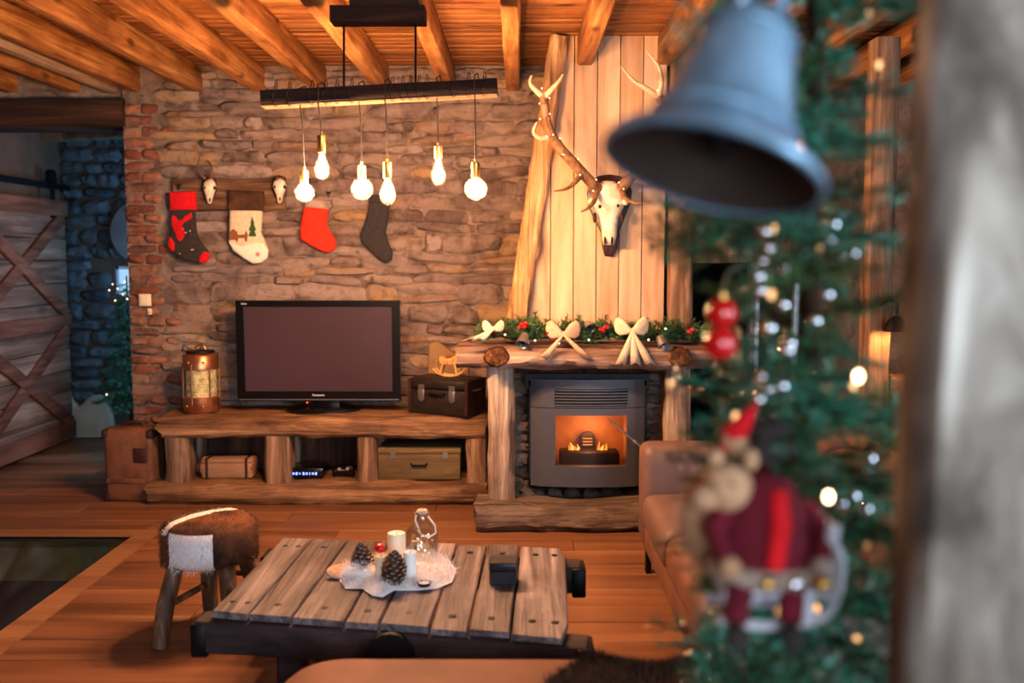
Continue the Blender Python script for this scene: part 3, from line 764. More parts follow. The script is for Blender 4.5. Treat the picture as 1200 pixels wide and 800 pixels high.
MB().tube([a.lerp(b, .75), a.lerp(b, .75) + Vector((0, .08, -.01))], .006, 8).build('handle_stud', 'silver', hd)

# ------------------------------------------------------------------ stag skull on the breast
tr = thing('stag_skull_trophy', 'bleached stag skull with branching antlers on dark shield', 'trophy', (.51, 5.24, 1.7))
PXM = 5.25 / F
def pz(u, v, Y=5.25): return at(u, v, Y)
pc = at(714, 250, 5.255)
pts = [(714, 204), (727, 206), (737, 213), (741, 224), (739, 238), (732, 256), (725, 274), (724, 292), (718, 301), (709, 300), (706, 290), (704, 272), (696, 256), (690, 242), (688, 226), (692, 213), (701, 206)]
MB().puff([(at(u, v, 5.24).x, at(u, v, 5.24).z) for u, v in pts], M4((0, 5.254, 0)), .024, .006).build('shield', 'plaque_wood', tr)
def skull(parent, cx, Y, rows, fwd, mat='bone'):
    """rows of (z, half width, half depth, y offset)"""
    n = 14; vs = []
    for z_, hw_, hd_, yo in rows:
        for k in range(n):
            g = 2 * math.pi * k / n; p = Vector((cx + math.cos(g) * hw_, Y + yo + math.sin(g) * hd_, z_))
            p += noise.noise_vector(p * 25) * .004; vs.append(p)
    m = len(rows); fs = [(i * n + k, i * n + (k + 1) % n, (i + 1) * n + (k + 1) % n, (i + 1) * n + k) for i in range(m - 1) for k in range(n)] + [tuple(range(n)), tuple(range((m - 1) * n, m * n))]
    return MB().add(vs, fs).build('skull', mat, parent, 80)
Z = lambda v: at(714, v, 5.2).z
sk = skull(tr, at(713, 250, 5.2).x, 5.19, [(Z(212), .03, .02, .02), (Z(217), .065, .04, 0), (Z(225), .08, .05, -.01), (Z(233), .088, .055, -.015), (Z(240), .085, .055, -.02), (Z(247), .072, .05, -.025), (Z(256), .05, .042, -.03), (Z(268), .043, .035, -.035), (Z(278), .04, .028, -.035), (Z(287), .03, .015, -.03)], 1)
for u, v, r_ in ((703, 242, .011), (724, 241, .011)):
    c = at(u, v, 5.125); MB().ell(c, (.008, .014, .010), 10, 6).build('eye_hole', 'bone_dark', sk)
for sx_ in (-1, 1):
    c = at(713 + sx_ * 16, 255, 5.14); MB().ell(c, (.012, .016, .03), 10, 6).build('eye_socket', 'bone_dark', sk)
    c = at(713 + sx_ * 4, 282, 5.13); MB().ell(c, (.006, .012, .024), 8, 6).build('nose_gap', 'bone_dark', sk)
    q = at(713 + sx_ * 20, 236, 5.15)
    MB().ell(q, (.02, .03, .02), 10, 6, None, .008).build('brow', 'bone', sk)
def path(pts): return [at(u, v, y_) for u, v, y_ in pts]
def smoothp(P, k=3):
    out = []
    for i in range(len(P) - 1):
        p0 = P[max(i - 1, 0)]; p1 = P[i]; p2 = P[i + 1]; p3 = P[min(i + 2, len(P) - 1)]
        for j in range(k):
            t_ = j / k; out.append(.5 * ((2 * p1) + (-p0 + p2) * t_ + (2 * p0 - 5 * p1 + 4 * p2 - p3) * t_ * t_ + (-p0 + 3 * p1 - 3 * p2 + p3) * t_ ** 3))
    out.append(P[-1]); return out
def horn(parent, pts, r0, r1, name, mat, n=8):
    P = smoothp(path(pts)); m = len(P)
    return MB().tube(P, [r0 + (r1 - r0) * (i / (m - 1)) ** 1.2 for i in range(m)], n).build(name, mat, parent)
L_main = [(702, 224, 5.17), (692, 213, 5.13), (672, 191, 5.08), (652, 168, 5.04), (641, 146, 5.0), (638, 124, 4.98), (637, 111, 4.97)]
A1 = horn(tr, L_main, .031, .023, 'antler', 'antler')
horn(A1, [(637, 113, 4.97), (627, 105, 4.96), (621, 97, 4.95), (623, 88, 4.95)], .018, .0035, 'tine', 'antler_tip')
horn(A1, [(638, 114, 4.97), (646, 105, 4.95), (654, 96, 4.93), (660, 87, 4.92)], .018, .0035, 'tine', 'antler_tip')
horn(A1, [(645, 160, 5.03), (632, 161, 4.99), (625, 154, 4.96), (629, 143, 4.94)], .018, .0035, 'tine', 'antler_tip')
horn(A1, [(682, 203, 5.1), (674, 213, 5.04), (664, 221, 5.0), (649, 224, 4.97)], .018, .0035, 'tine', 'antler')
horn(A1, [(700, 222, 5.16), (697, 234, 5.08), (690, 243, 5.02), (681, 248, 4.98)], .018, .0035, 'tine', 'antler')
R_main = [(726, 222, 5.17), (736, 211, 5.13), (752, 192, 5.08), (768, 168, 5.04), (777, 145, 5.0), (777, 125, 4.98), (772, 113, 4.97)]
A2 = horn(tr, R_main, .031, .023, 'antler', 'antler')
horn(A2, [(773, 115, 4.97), (758, 104, 4.96), (742, 94, 4.95), (728, 78, 4.94)], .018, .0035, 'tine', 'antler_tip')
horn(A2, [(771, 114, 4.97), (775, 98, 4.95), (772, 78, 4.94), (757, 59, 4.93)], .018, .0035, 'tine', 'antler_tip')
horn(A2, [(776, 135, 5.0), (786, 130, 4.97), (792, 118, 4.95)], .012, .003, 'tine', 'antler_tip')
horn(A2, [(744, 203, 5.1), (752, 212, 5.04), (762, 217, 5.0), (772, 216, 4.97)], .018, .0035, 'tine', 'antler')
horn(A2, [(728, 222, 5.16), (733, 232, 5.08), (742, 237, 5.02), (752, 238, 4.98)], .018, .0035, 'tine', 'antler')
# fairy lights twisted along the antlers
fyl = thing('fairy_lights', 'tiny warm string lights wound around stag antlers', 'string lights', (.5, 5.0, 1.8))
fm = MB().ell((0, 0, 0), (.0032, .0032, .0032), 8, 5).mesh('light', 'fairy_glow', True)
for side, mainp in (('l', L_main), ('r', R_main)):
    P = smoothp(path(mainp), 6); wire = []
    for i, p in enumerate(P):
        g = i * 1.1; q = p + Vector((math.cos(g) * .03, -.024 + math.sin(g) * .008, math.sin(g) * .03)); wire.append(q)
        if i % 2 == 0 and i > 1: inst('light', fm, fyl, M4(q + Vector((0, -.006, 0))))
    MB().tube(wire, .0012, 4).build('wire', 'cable', fyl)

# ------------------------------------------------------------------ hanging beam lamp with six bulbs
LY = 4.0
lm = thing('beam_pendant_lamp', 'dark hanging timber beam with six bare glowing bulbs', 'lamp', at(445, 110, LY))
e0, e1 = at(308, 116, LY), at(583, 102, LY)
MB().beam(e0, e1, .09, .058, 12, .004, .002, 5, 1).build('beam', 'lintel_wood', lm)
MB().beam(e0 + Vector((0.002, 0, -.032)), e1 + Vector((-.002, 0, -.032)), .085, .01, 4, .002).build('underside_board', 'old_x', lm)
m0, m1 = at(389, 19, LY), at(499, 19, LY)
MB().bx(m0.x, m1.x, LY - .05, LY + .05, m0.z - .032, m0.z + .032).build('ceiling_mount', 'lintel_wood', lm, False)
MB().bx(m0.x + .08, m1.x - .03, LY - .04, LY + .04, m0.z + .032, ZC).build('ceiling_block', 'lintel_wood', lm, False)
for px, y0, y1 in ((403, 27, 101), (487, 27, 96)):
    MB().tube([at(px, y0 - 3, LY), at(px, y1, LY)], .005, 8).build('suspension_rod', 'black_iron', lm)
bulbs = [(355, 125, 196, 214, 'g', .040), (376, 121, 154, 178, 'p', .031), (423, 119, 190, 208, 'g', .046), (453, 117, 186, 208, 'p', .034), (513, 113, 167, 185, 'p', .030), (557, 110, 186, 208, 'g', .046)]
for i, (px, y0, ys0, ys1, kind, r_) in enumerate(bulbs):
    yy = LY + (-.02 if i % 2 else .02)
    top, s0, s1 = at(px, y0, yy), at(px, ys0, yy), at(px, ys1, yy)
    s0.x = s1.x = top.x
    hk = top.copy(); hk.z += .075
    # cord: wrapped over the beam then down to the socket
    wrap = [top + Vector((0, -.052, .0)), top + Vector((0, -.053, .03)), top + Vector((0, -.05, .068)), top + Vector((.01, 0, .085)), top + Vector((.014, .05, .066))]
    MB().tube([s0, Vector((top.x, yy - .02, top.z - .06)), top + Vector((0, -.052, -.01))] + wrap, .0028, 6).build('cord', 'cable', lm)
    so = MB().lathe([(.006, 0), (.006, -.012), (.0185, -.016), (.0185, -(s0.z - s1.z)), (.016, -(s0.z - s1.z) - .004)], 14, None, s0).build('socket', 'bulb_cap' if i % 2 == 0 else 'brass', lm)
    if kind == 'g':
        cz = s1.z - r_ * 1.02
        prof = [(.013, s1.z - cz)] + [(r_ * math.sin(a), r_ * math.cos(a)) for a in [.42 + j * (math.pi - .44) / 12 for j in range(13)]]
    else:
        cz = s1.z - .062
        prof = [(.013, .062), (.016, .04), (r_ * .82, .018), (r_, -.008), (r_ * .92, -.028), (r_ * .6, -.046), (.003, -.053)]
    c = Vector((s1.x, yy, cz))
    g = MB().lathe(prof, 20, None, c).build('bulb', 'bulb_glass', so)
    # glowing core is a sub-part of the socket beside the envelope
    (MB().ell(c + Vector((0, 0, .004)), (.029, .029, .033), 14, 10) if kind == 'g' else MB().lathe([(.001, -.036), (.012, -.03), (.019, -.008), (.015, .012), (.009, .034), (.006, .052), (.001, .056)], 14, None, c)).build('filament', 'bulb_glow', so)
for px in (325, 341, 367, 383, 396, 413, 460, 472, 481, 491, 500, 531, 548, 566):   # wire hooks over the beam
    q = (px - 308) / 275; c = e0.lerp(e1, q)
    a = [(.012 * math.cos(g) + .004 * j, -.052 + .0 * j, .03 + .028 * math.sin(g)) for j, g in enumerate([-.3, .5, 1.3, 2.1, 2.9])]
    a += [(-.008, -.052, .0), (-.004, -.054, -.03), (.006, -.056, -.045), (.014, -.056, -.036)]
    MB().tube([c + Vector(p) for p in a], .002, 5).build('hook', 'black_iron', lm)

# ------------------------------------------------------------------ media bench made of old beams
tb = thing('media_bench', 'low media bench built from rough old beams under television', 'bench', (-1.2, 5.8, 0))
def xz(u, v, Y): p = at(u, v, Y); return p.x, p.z
BYF = 5.56
xl, xr = at(187, 500, BYF).x, at(571, 500, BYF).x
xb0 = at(173, 585, BYF).x; xb1 = at(572, 590, BYF).x
MB().beam((xb0, 5.78, .068), (xb1, 5.78, .068), .46, .136, 48, .03, .018, 5, 51, endjit=.04).build('bottom_beam', 'stand_x', tb)
zt0 = at(380, 513, BYF).z; zt1 = at(380, 489, BYF).z
MB().beam((xl, 5.79, (zt0 + zt1) / 2), (xr, 5.79, (zt0 + zt1) / 2), .48, zt1 - zt0, 48, .028, .016, 5, 53, endjit=.05).build('top_beam', 'stand_x', tb)
for k, (u0, u1) in enumerate(((191, 219), (308, 338), (417, 441), (546, 569))):
    a, b = at(u0, 540, BYF).x, at(u1, 540, BYF).x
    MB().beam(((a + b) / 2, 5.66, .125), ((a + b) / 2, 5.66, zt0 + .01), b - a, .17, 10, .02, .008, 6, 60 + k, up=(0, 1, 0)).build('upright', 'stand_z', tb)
    MB().beam(((a + b) / 2 + .01, 5.9, .125), ((a + b) / 2 + .01, 5.9, zt0 + .01), (b - a) * .9, .15, 8, .02, .006, 6, 70 + k, up=(0, 1, 0)).build('upright', 'stand_z', tb)
MB().bx(xl + .06, xr - .03, 5.99, 6.01, .13, zt0 + .01).build('back_panel', 'dark_post', tb, False)
ZT = zt1 + .008; ZS = .142
# television
tv = thing('television', 'black flat television with glossy frame on media bench', 'television', (-1.24, 5.78, ZT))
ty = 5.76
x0, z1 = xz(275.5, 352, ty); x1, z0 = xz(469.5, 470, ty)
MB().rbox(((x0 + x1) / 2, ty + .05, (z0 + z1) / 2), (x1 - x0 - .03, .07, z1 - z0 - .05), .02, 2).build('back_shell', 'tv_plastic', tv)
sx0_, sz1 = xz(285, 359, ty); sx1_, sz0 = xz(460, 458.5, ty)
for a in ((x0, sx0_, z0, z1), (sx1_, x1, z0, z1), (sx0_, sx1_, sz1, z1), (sx0_, sx1_, z0, sz0)):
    MB().bx(a[0], a[1], ty, ty + .045, a[2], a[3]).build('bezel', 'tv_plastic', tv, False)
MB().bx(sx0_, sx1_, ty + .012, ty + .03, sz0, sz1).build('screen', 'tv_screen', tv, False)
zz = at(370, 468, ty).z
MB().bx(x0 + .01, x1 - .01, ty - .003, ty, zz - .003, zz + .003).build('silver_strip', 'silver', tv, False)
a, b = at(333, 480, ty).x, at(422, 480, ty).x
MB().lathe([((b - a) / 2, 0), ((b - a) / 2, .012), ((b - a) / 2 - .03, .022)], 28, Matrix.Diagonal((1, .55, 1)), ((a + b) / 2, ty + .04, ZT)).build('stand_foot', 'tv_plastic', tv)
MB().rbox(((a + b) / 2, ty + .05, (ZT + z0) / 2 + .02), (.22, .05, z0 - ZT + .02), .01, 2).build('stand_neck', 'tv_plastic', tv)
MB().ell(at(360, 471.5, ty - .002), (.004, .003, .004), 8, 5).build('standby_light', 'led_red', tv)
def text(s, loc, size, mat, parent, rot=(rad(90), 0, 0), name='lettering', ext=.0008):
    cu = bpy.data.curves.new(name, 'FONT'); cu.body = s; cu.size = size; cu.align_x = 'CENTER'; cu.align_y = 'CENTER'; cu.extrude = ext
    o = bpy.data.objects.new(name, cu); C.objects.link(o)
    me = bpy.data.meshes.new_from_object(o); bpy.data.objects.remove(o)
    me.materials.clear(); me.materials.append(MATS[mat])
    o = bpy.data.objects.new(name, me); C.objects.link(o); o.parent = parent
    if parent.get('_w', 0): o.matrix_parent_inverse = Matrix.Translation(-parent.location)
    o.location = loc; o.rotation_euler = rot; return o
text('Panasonic', at(373, 462.8, ty - .001), .019, 'white_print', tv)
text('VIERA', at(285.5, 356, ty - .001), .014, 'white_print', tv)

# copper ship lantern
c = at(237, 484, 5.76); c.z = ZT
ln = thing('ship_lantern', 'copper ship lantern with ribbed glass on bench end', 'lantern', c)
s_ = .108
MB().lathe([(.0, 0), (.104, 0), (.108, .006), (.108, .088), (.1, .094)], 28, None, c).build('base', 'copper', ln)
zg0, zg1 = .094, .262
prof = [(.0895 + .004 * (j % 2), zg0 + (zg1 - zg0) * j / 22) for j in range(23)]
MB().lathe(prof, 26, None, c).build('ribbed_glass', 'ribbed_glass', ln)
MB().lathe([(.1, .262), (.108, .268), (.108, .348), (.1, .356), (.085, .362), (.06, .368), (.03, .372), (0.001, .374)], 28, None, c).build('cap', 'copper', ln)
MB().lathe([(.07, .358), (.088, .366), (.085, .374), (.04, .38), (.001, .382)], 24, None, c).build('vent_lid', 'black_iron', ln)
for k in range(6):
    g = k * math.pi / 3 + .3; p = c + Vector((math.cos(g) * .107, math.sin(g) * .107, 0))
    MB().tube([p + Vector((0, 0, .05)), p + Vector((0, 0, .30))], .0045, 8).build('guard_rod', 'copper', ln)
MB().tube([c + Vector((math.cos(g) * .034, 0, .378 + math.sin(g) * .034)) for g in [i * math.pi / 8 for i in range(9)]], .0045, 8).build('ring_handle', 'brass', ln)
for g in (-2.2, -1.2): MB().ell(c + Vector((math.cos(g) * .108, math.sin(g) * .108, .04)), (.01, .01, .01), 8, 6).build('rivet', 'brass', ln)
for g in (-2.0, -1.1): MB().ell(c + Vector((math.cos(g) * .108, math.sin(g) * .108, .31)), (.009, .009, .009), 8, 6).build('rivet', 'brass', ln)
MB().ell(c + Vector((0, 0, .17)), (.02, .02, .03), 8, 6).build('flame_lamp', 'fairy_glow', ln)

# dark case beside the mantel
cc = at(524, 480, 5.72); cc.z = ZT
cs = thing('metal_case', 'dark battered toolbox case at the bench end by mantel', 'case', cc, rad(-24), world=False)
MB().rbox((0, 0, .075), (.40, .24, .15), .008, 2).build('case_body', 'black_leather', cs)
MB().rbox((0, 0, .185), (.404, .244, .068), .02, 2).build('lid', 'black_leather', cs)
for sx_ in (-.11, .10):
    lt = MB().box((sx_, -.124, .165), (.04, .006, .03)).build('latch', 'tin', cs, False)
    MB().puff([(-.022, .03), (.022, .03), (.02, -.03), (0, -.045), (-.02, -.03)], M4((sx_, -.127, .12)), .008, .002).build('hasp', 'tin', lt)
MB().tube([(-.05, -.122, .13), (-.05, -.145, .13), (.05, -.145, .13), (.05, -.122, .13)], .006, 8).build('handle', 'black_iron', cs)
for sx_ in (-.195, .195): MB().box((sx_, 0, .11), (.02, .25, .2)).build('corner_band', 'dark_leather', cs, False)
MB().tube([(.2, -.06, .15), (.215, -.03, .15), (.215, .03, .15), (.2, .06, .15)], .005, 8).build('side_handle', 'tin', cs)
# rocking horse
rc = at(527, 449, 5.74); rc.z = ZT + .220
rh = thing('rocking_horse', 'small pale wooden rocking horse toy on dark case', 'toy', rc, rad(-12), world=False)
for yy in (-.028, .028):
    MB().tube([(-.10, yy, .045), (-.07, yy, .02), (-.03, yy, .006), (.02, yy, .003), (.06, yy, .012), (.095, yy, .035), (.105, yy, .05)], .007, 8, True, 1).build('rocker', 'light_turned', rh)
    for xx in (-.045, .045): MB().beam((xx * 1.25, yy, .012), (xx * .8, yy * .8, .085), .018, .012, 3, .003).build('leg', 'light_turned', rh)
horse = [(-.06, .075), (-.03, .068), (.03, .068), (.055, .075), (.062, .095), (.075, .11), (.1, .115), (.105, .13), (.085, .145), (.065, .165), (.05, .165), (.04, .14), (.025, .122), (0, .115), (-.03, .118), (-.055, .125), (-.068, .11)]
MB().puff(horse, M4((0, 0, 0)), .05, .008).build('body', 'light_turned', rh)
MB().tube([(-.062, 0, .118), (-.078, 0, .11), (-.082, 0, .085), (-.076, 0, .06)], [.006, .009, .008, .003], 8).build('tail', 'rope', rh)
MB().puff([(.035, .13), (.05, .168), (.066, .17), (.06, .15), (.045, .125)], M4((0, 0, 0)), .058, .003).build('mane', 'rope', rh)
MB().ell((0, 0, .12), (.03, .03, .012), 10, 6).build('saddle', 'felt_brown', rh)
MB().tube([(.07, -.04, .15), (.07, .04, .15)], .005, 8).build('handle_peg', 'light_turned', rh)

# things on the bench shelf
bx0 = at(270, 566, 5.72); bx0.z = ZS
o = thing('wooden_box', 'pale wooden box with rounded ends and straps on bench shelf', 'box', bx0, rad(2), world=False)
MB().rbox((0, 0, .06), (.31, .15, .12), .012, 2).build('box_body', 'box_wood', o)
for sx_ in (-.155, .15):
    MB().puff([(math.cos(g) * .075, .06 + math.sin(g) * .065) for g in [i * math.pi / 8 for i in range(16)]], M4((sx_, 0, 0)) @ Matrix.Rotation(rad(90), 4, 'Z'), .02, .005).build('end_board', 'felt_brown', o)
for sx_ in (-.12, .12): MB().box((sx_, -.004, .062), (.014, .156, .126)).build('strap', 'dark_leather', o, False)
MB().box((0, -.002, .1), (.305, .152, .003)).build('lid_seam', 'dark_leather', o, False)
c = at(361, 570, 5.74); c.z = ZS
o = thing('media_receiver', 'black media receiver with blue lit display on bench shelf', 'receiver', c, 0, world=False)
MB().rbox((0, 0, .035), (.23, .18, .06), .006, 2).build('casing', 'tv_plastic', o)
for k in range(9): MB().box((-.085 + k * .019 + (.004 if k > 3 else 0), -.0915, .032), (.011 if k % 3 else .005, .003, .012 if k % 2 else .016)).build('display_segment', 'led_blue', o, False)
for sx_ in (-.08, .08): MB().tube([(sx_, 0, 0), (sx_, 0, .008)], .012, 10).build('foot', 'stove_dark', o)
c = at(403, 571, 5.72); c.z = ZS
o = thing('game_controller', 'black game controller lying beside the media receiver', 'controller', c, rad(10), world=False)
MB().puff([(-.07, -.03), (-.055, -.045), (-.035, -.02), (.035, -.02), (.055, -.045), (.07, -.03), (.06, .025), (.04, .035), (-.04, .035), (-.06, .025)], M4((0, 0, .035)) @ Matrix.Rotation(rad(-60), 4, 'X'), .045, .012).build('shell', 'tv_plastic', o)
for sx_ in (-.025, .025): MB().tube([(sx_, -.02, .045), (sx_, -.04, .055)], .011, 10).build('thumb_stick', 'slate', o)
for k in range(3): MB().ell((.04 + .01 * (k - 1), -.03, .055 + .006 * (k % 2)), (.004, .004, .004), 6, 4).build('button', 'silver', o)
c = at(494, 574, 5.76); c.z = ZS
o = thing('storage_crate', 'olive brown wooden crate with lid filling right bench bay', 'crate', c, 0, world=False)
MB().rbox((0, 0, .08), (.5, .26, .16), .006, 2).build('crate_body', 'crate_wood', o)
MB().rbox((0, 0, .176), (.51, .27, .035), .01, 2).build('lid', 'crate_wood', o)
for sx_ in (-.16, .16): MB().box((sx_, -.133, .15), (.03, .006, .04)).build('clasp', 'tin', o, False)
MB().tube([(-.05, -.13, .1), (-.04, -.145, .09), (.04, -.145, .09), (.05, -.13, .1)], .006, 8).build('handle', 'black_iron', o)

# old suitcase left of bench
a, b = on(128, 588, 0), on(186, 585, 0)
c = (a + b) / 2
sc_ = thing('suitcase', 'worn brown leather suitcase standing against the bench end', 'suitcase', (c.x - .01, c.y + .06, 0), rad(-4), world=False)
MB().rbox((0, 0, .225), (.31, .19, .45), .03, 3, None, .006, 5, 3, 3).build('shell', 'worn_leather', sc_)
MB().box((0, .0, .225), (.316, .012, .446)).build('seam_band', 'dark_leather', sc_, False)
for x_, z_ in ((-.14, .03), (.14, .03), (-.14, .42), (.14, .42)): MB().rbox((x_, -.002, z_), (.05, .202, .06), .02, 2).build('corner_guard', 'dark_leather', sc_)
MB().rbox((.08, -.092, .29), (.085, .02, .09), .006, 2).build('lock_patch', 'dark_leather', sc_)
MB().tube([(-.07, 0, .45), (-.06, 0, .475), (0, 0, .482), (.06, 0, .475), (.07, 0, .45)], .012, 8).build('handle', 'dark_leather', sc_)
MB().rbox((-.02, -.094, .13), (.24, .012, .03), .004, 2).build('strap', 'worn_leather', sc_)

# ------------------------------------------------------------------ wall: stockings, little skulls, switch
SY = 6.035
def pol(pts, Y): return [(at(u, v, Y).x, at(u, v, Y).z) for u, v in pts]
def rot_hang(root, u, v):
    c = at(u, v, SY); MB().tube([c + Vector((0, .03, .02)), c + Vector((-.012, 0, .03)), c + Vector((0, -.006, -.01)), c + Vector((.012, 0, .03)), c + Vector((0, .04, .022))], .004, 6).build('hanging_loop', 'cable', root)
s1 = thing('christmas_stocking', 'charcoal stocking with red reindeer patch, cuff, heel and toe', 'stocking', at(215, 225, SY), 0, 'stockings on the stone wall')
MB().puff(pol([(201, 244), (229, 244), (229.5, 262), (231, 274), (236, 284), (245, 295), (245, 302), (240, 307), (231, 308.5), (216, 305), (203, 297), (197.5, 288), (199, 276), (202, 262)], SY), M4((0, SY, 0)), .05, .022).build('leg', 'felt_charcoal', s1)
MB().puff(pol([(199.5, 225), (229, 224), (230.5, 246), (200.5, 247)], SY), M4((0, SY, 0)), .062, .014).build('cuff', 'felt_red', s1)
MB().puff(pol([(240, 293), (245.5, 296), (245.5, 303), (240.5, 308), (234, 308), (234, 301)], SY), M4((0, SY - .004, 0)), .052, .018).build('toe', 'felt_red', s1)
MB().puff(pol([(198, 280), (202, 277), (207, 284), (207, 293), (203, 295), (198, 289)], SY), M4((0, SY - .006, 0)), .046, .012).build('heel', 'felt_red', s1)
MB().puff(pol([(204, 252), (208, 254), (210, 258), (215, 258), (218, 254), (222, 252), (226, 249), (227, 255), (222, 258), (216, 262), (215, 268), (219, 272), (217, 278), (213, 283), (209, 279), (207, 272), (204, 266), (203, 258)], SY), M4((0, SY - .028, 0)), .006, .001).build('reindeer_patch', 'felt_red', s1)
rs = random.Random(4)
for k in range(9):
    u, v = rs.uniform(206, 228), rs.uniform(262, 300); MB().ell(at(u, v, SY - .026), (.004, .002, .004), 6, 4).build('snow_dot', 'knit_white', s1)
rot_hang(s1, 210, 221)
s2 = thing('christmas_stocking', 'cream linen stocking with brown fur cuff and stitched winter scene', 'stocking', at(288, 224, SY), 0, 'stockings on the stone wall')
MB().puff(pol([(270, 246), (308, 246), (306, 272), (311, 283), (315, 293), (314, 302), (307, 308), (297, 309), (286, 303), (274, 294), (268.5, 285), (269, 265)], SY), M4((0, SY, 0)), .055, .024).build('leg', 'linen', s2)
MB().puff(pol([(267, 223), (309, 224), (310, 234), (308, 248), (267, 246), (268, 235)], SY), M4((0, SY, 0)), .07, .02).build('cuff', 'fur_brown', s2)
MB().puff(pol([(268.5, 282), (285, 287), (300, 282), (310, 284), (315, 293), (314, 302), (307, 308), (297, 309), (286, 303), (274, 294)], SY), M4((0, SY - .005, 0)), .052, .02).build('snow_foot', 'knit_white', s2)
MB().puff(pol([(278, 275), (288, 275), (290, 270), (292, 275), (291, 283), (289, 283), (288, 279), (281, 279), (280, 283), (278, 283)], SY), M4((0, SY - .031, 0)), .006, .001).build('reindeer_patch', 'felt_brown', s2)
MB().puff(pol([(297, 254), (300, 262), (299, 262), (302, 270), (300, 270), (302, 277), (293, 277), (295, 270), (293, 270), (296, 262), (295, 262)], SY), M4((0, SY - .031, 0)), .006, .001).build('tree_patch', 'felt_green', s2)
MB().puff(pol([(271, 272), (275, 268), (280, 272), (280, 281), (271, 281)], SY), M4((0, SY - .03, 0)), .006, .001).build('hut_patch', 'felt_brown', s2)
for k in range(3):
    c = at(302, 298, SY - .034); g = k * math.pi / 3
    MB().beam(c + Vector((math.cos(g) * .018, 0, math.sin(g) * .018)), c - Vector((math.cos(g) * .018, 0, math.sin(g) * .018)), .004, .004, 1, .0005, up=(0, 1, 0)).build('snowflake_stitch', 'felt_red', s2, False)
s3 = thing('christmas_stocking', 'plain orange red felt stocking with grey fur cuff', 'stocking', at(372, 238, SY), 0, 'stockings on the stone wall')
MB().puff(pol([(357, 241), (386, 244), (383, 262), (387, 271), (394, 281), (394, 290), (387, 296), (378, 295), (364, 288), (353, 281), (351.5, 270), (354, 255)], SY), M4((0, SY, 0)), .05, .022).build('leg', 'felt_orange_red', s3)
MB().puff(pol([(358, 233), (389, 234), (390, 242), (386, 246), (357, 243)], SY), M4((0, SY, 0)), .062, .016).build('cuff', 'fur_grey', s3)
rot_hang(s3, 385, 230)
s4 = thing('christmas_stocking', 'plain dark grey felt stocking without any pattern', 'stocking', at(444, 235, SY), 0, 'stockings on the stone wall')
MB().puff(pol([(433, 236), (457, 237), (455, 256), (452, 272), (455, 284), (460, 295), (459, 304), (452, 308), (444, 304), (433, 294), (423, 284), (422, 275), (427, 262), (431, 248)], SY), M4((0, SY, 0)), .05, .022).build('leg', 'felt_dark', s4)
MB().puff(pol([(432, 228), (458, 228), (458, 239), (432, 238)], SY), M4((0, SY, 0)), .056, .012).build('cuff', 'felt_dark', s4)
rot_hang(s4, 452, 225)

def small_trophy(u, v, horns, label):
    t_ = thing('small_skull_trophy', label, 'trophy', at(u, v, 6.02), 0, 'small skulls on the timber board')
    MB().puff(pol([(u - 7, v - 12), (u, v - 15), (u + 8, v - 12), (u + 9, v), (u + 6, v + 12), (u + 1, v + 19), (u - 5, v + 10), (u - 9, v)], 6.03), M4((0, 6.032, 0)), .02, .004).build('shield', 'plaque_wood', t_)
    zz = lambda q: at(u, q, 6.0).z; cx = at(u + 1, v, 6.0).x
    sk = skull(t_, cx, 6.0, [(zz(v - 11), .014, .012, .01), (zz(v - 7), .036, .028, 0), (zz(v - 2), .043, .032, -.004), (zz(v + 3), .036, .03, -.008), (zz(v + 9), .022, .024, -.01), (zz(v + 15), .016, .018, -.012), (zz(v + 18), .009, .008, -.012)], 1)
    for sx_ in (-1, 1):
        MB().ell(at(u + 1 + sx_ * 5.5, v - 1, 5.975), (.009, .012, .012), 8, 6).build('eye_socket', 'bone_dark', sk)
    MB().ell(at(u + 1, v + 13, 5.972), (.006, .008, .014), 8, 6).build('nose_gap', 'bone_dark', sk)
    for pts in horns:
        P = smoothp([at(a, b, 6.0 - .01 * k) for k, (a, b) in enumerate(pts)], 3); m = len(P)
        MB().tube(P, [.012 * (1 - i / (m - 1)) + .0025 for i in range(m)], 7).build('horn', 'horn', t_)
small_trophy(245, 221, [[(241, 210), (235, 203), (232, 193), (234, 181)], [(247, 209), (248, 200), (245, 190), (241, 188)]], 'small pale roe skull with curved horns left of cream stocking')
small_trophy(327, 220, [[(325, 209), (324, 206)], [(331, 209), (333, 206)]], 'small pale skull with stub horns right of cream stocking')
c = at(169.5, 351.5, 6.06)
sw_ = thing('light_switch', 'square ivory light switch on the brick wall edge', 'switch', c)
MB().rbox((c.x, 6.068, c.z), (.078, .018, .078), .004, 2).build('plate', 'switch_ivory', sw_); MB().rbox((c.x, 6.056, c.z), (.055, .012, .055), .003, 2).build('rocker', 'switch_ivory', sw_)
c = at(175, 365, 6.06)
sw_ = thing('wall_socket', 'tiny pale cable outlet below the ivory light switch', 'outlet', c)
MB().rbox((c.x, 6.068, c.z), (.024, .02, .04), .003, 2).build('plate', 'switch_ivory', sw_); MB().rbox((c.x, 6.058, c.z - .004), (.012, .01, .012), .002, 1).build('plug', 'burlap', sw_)

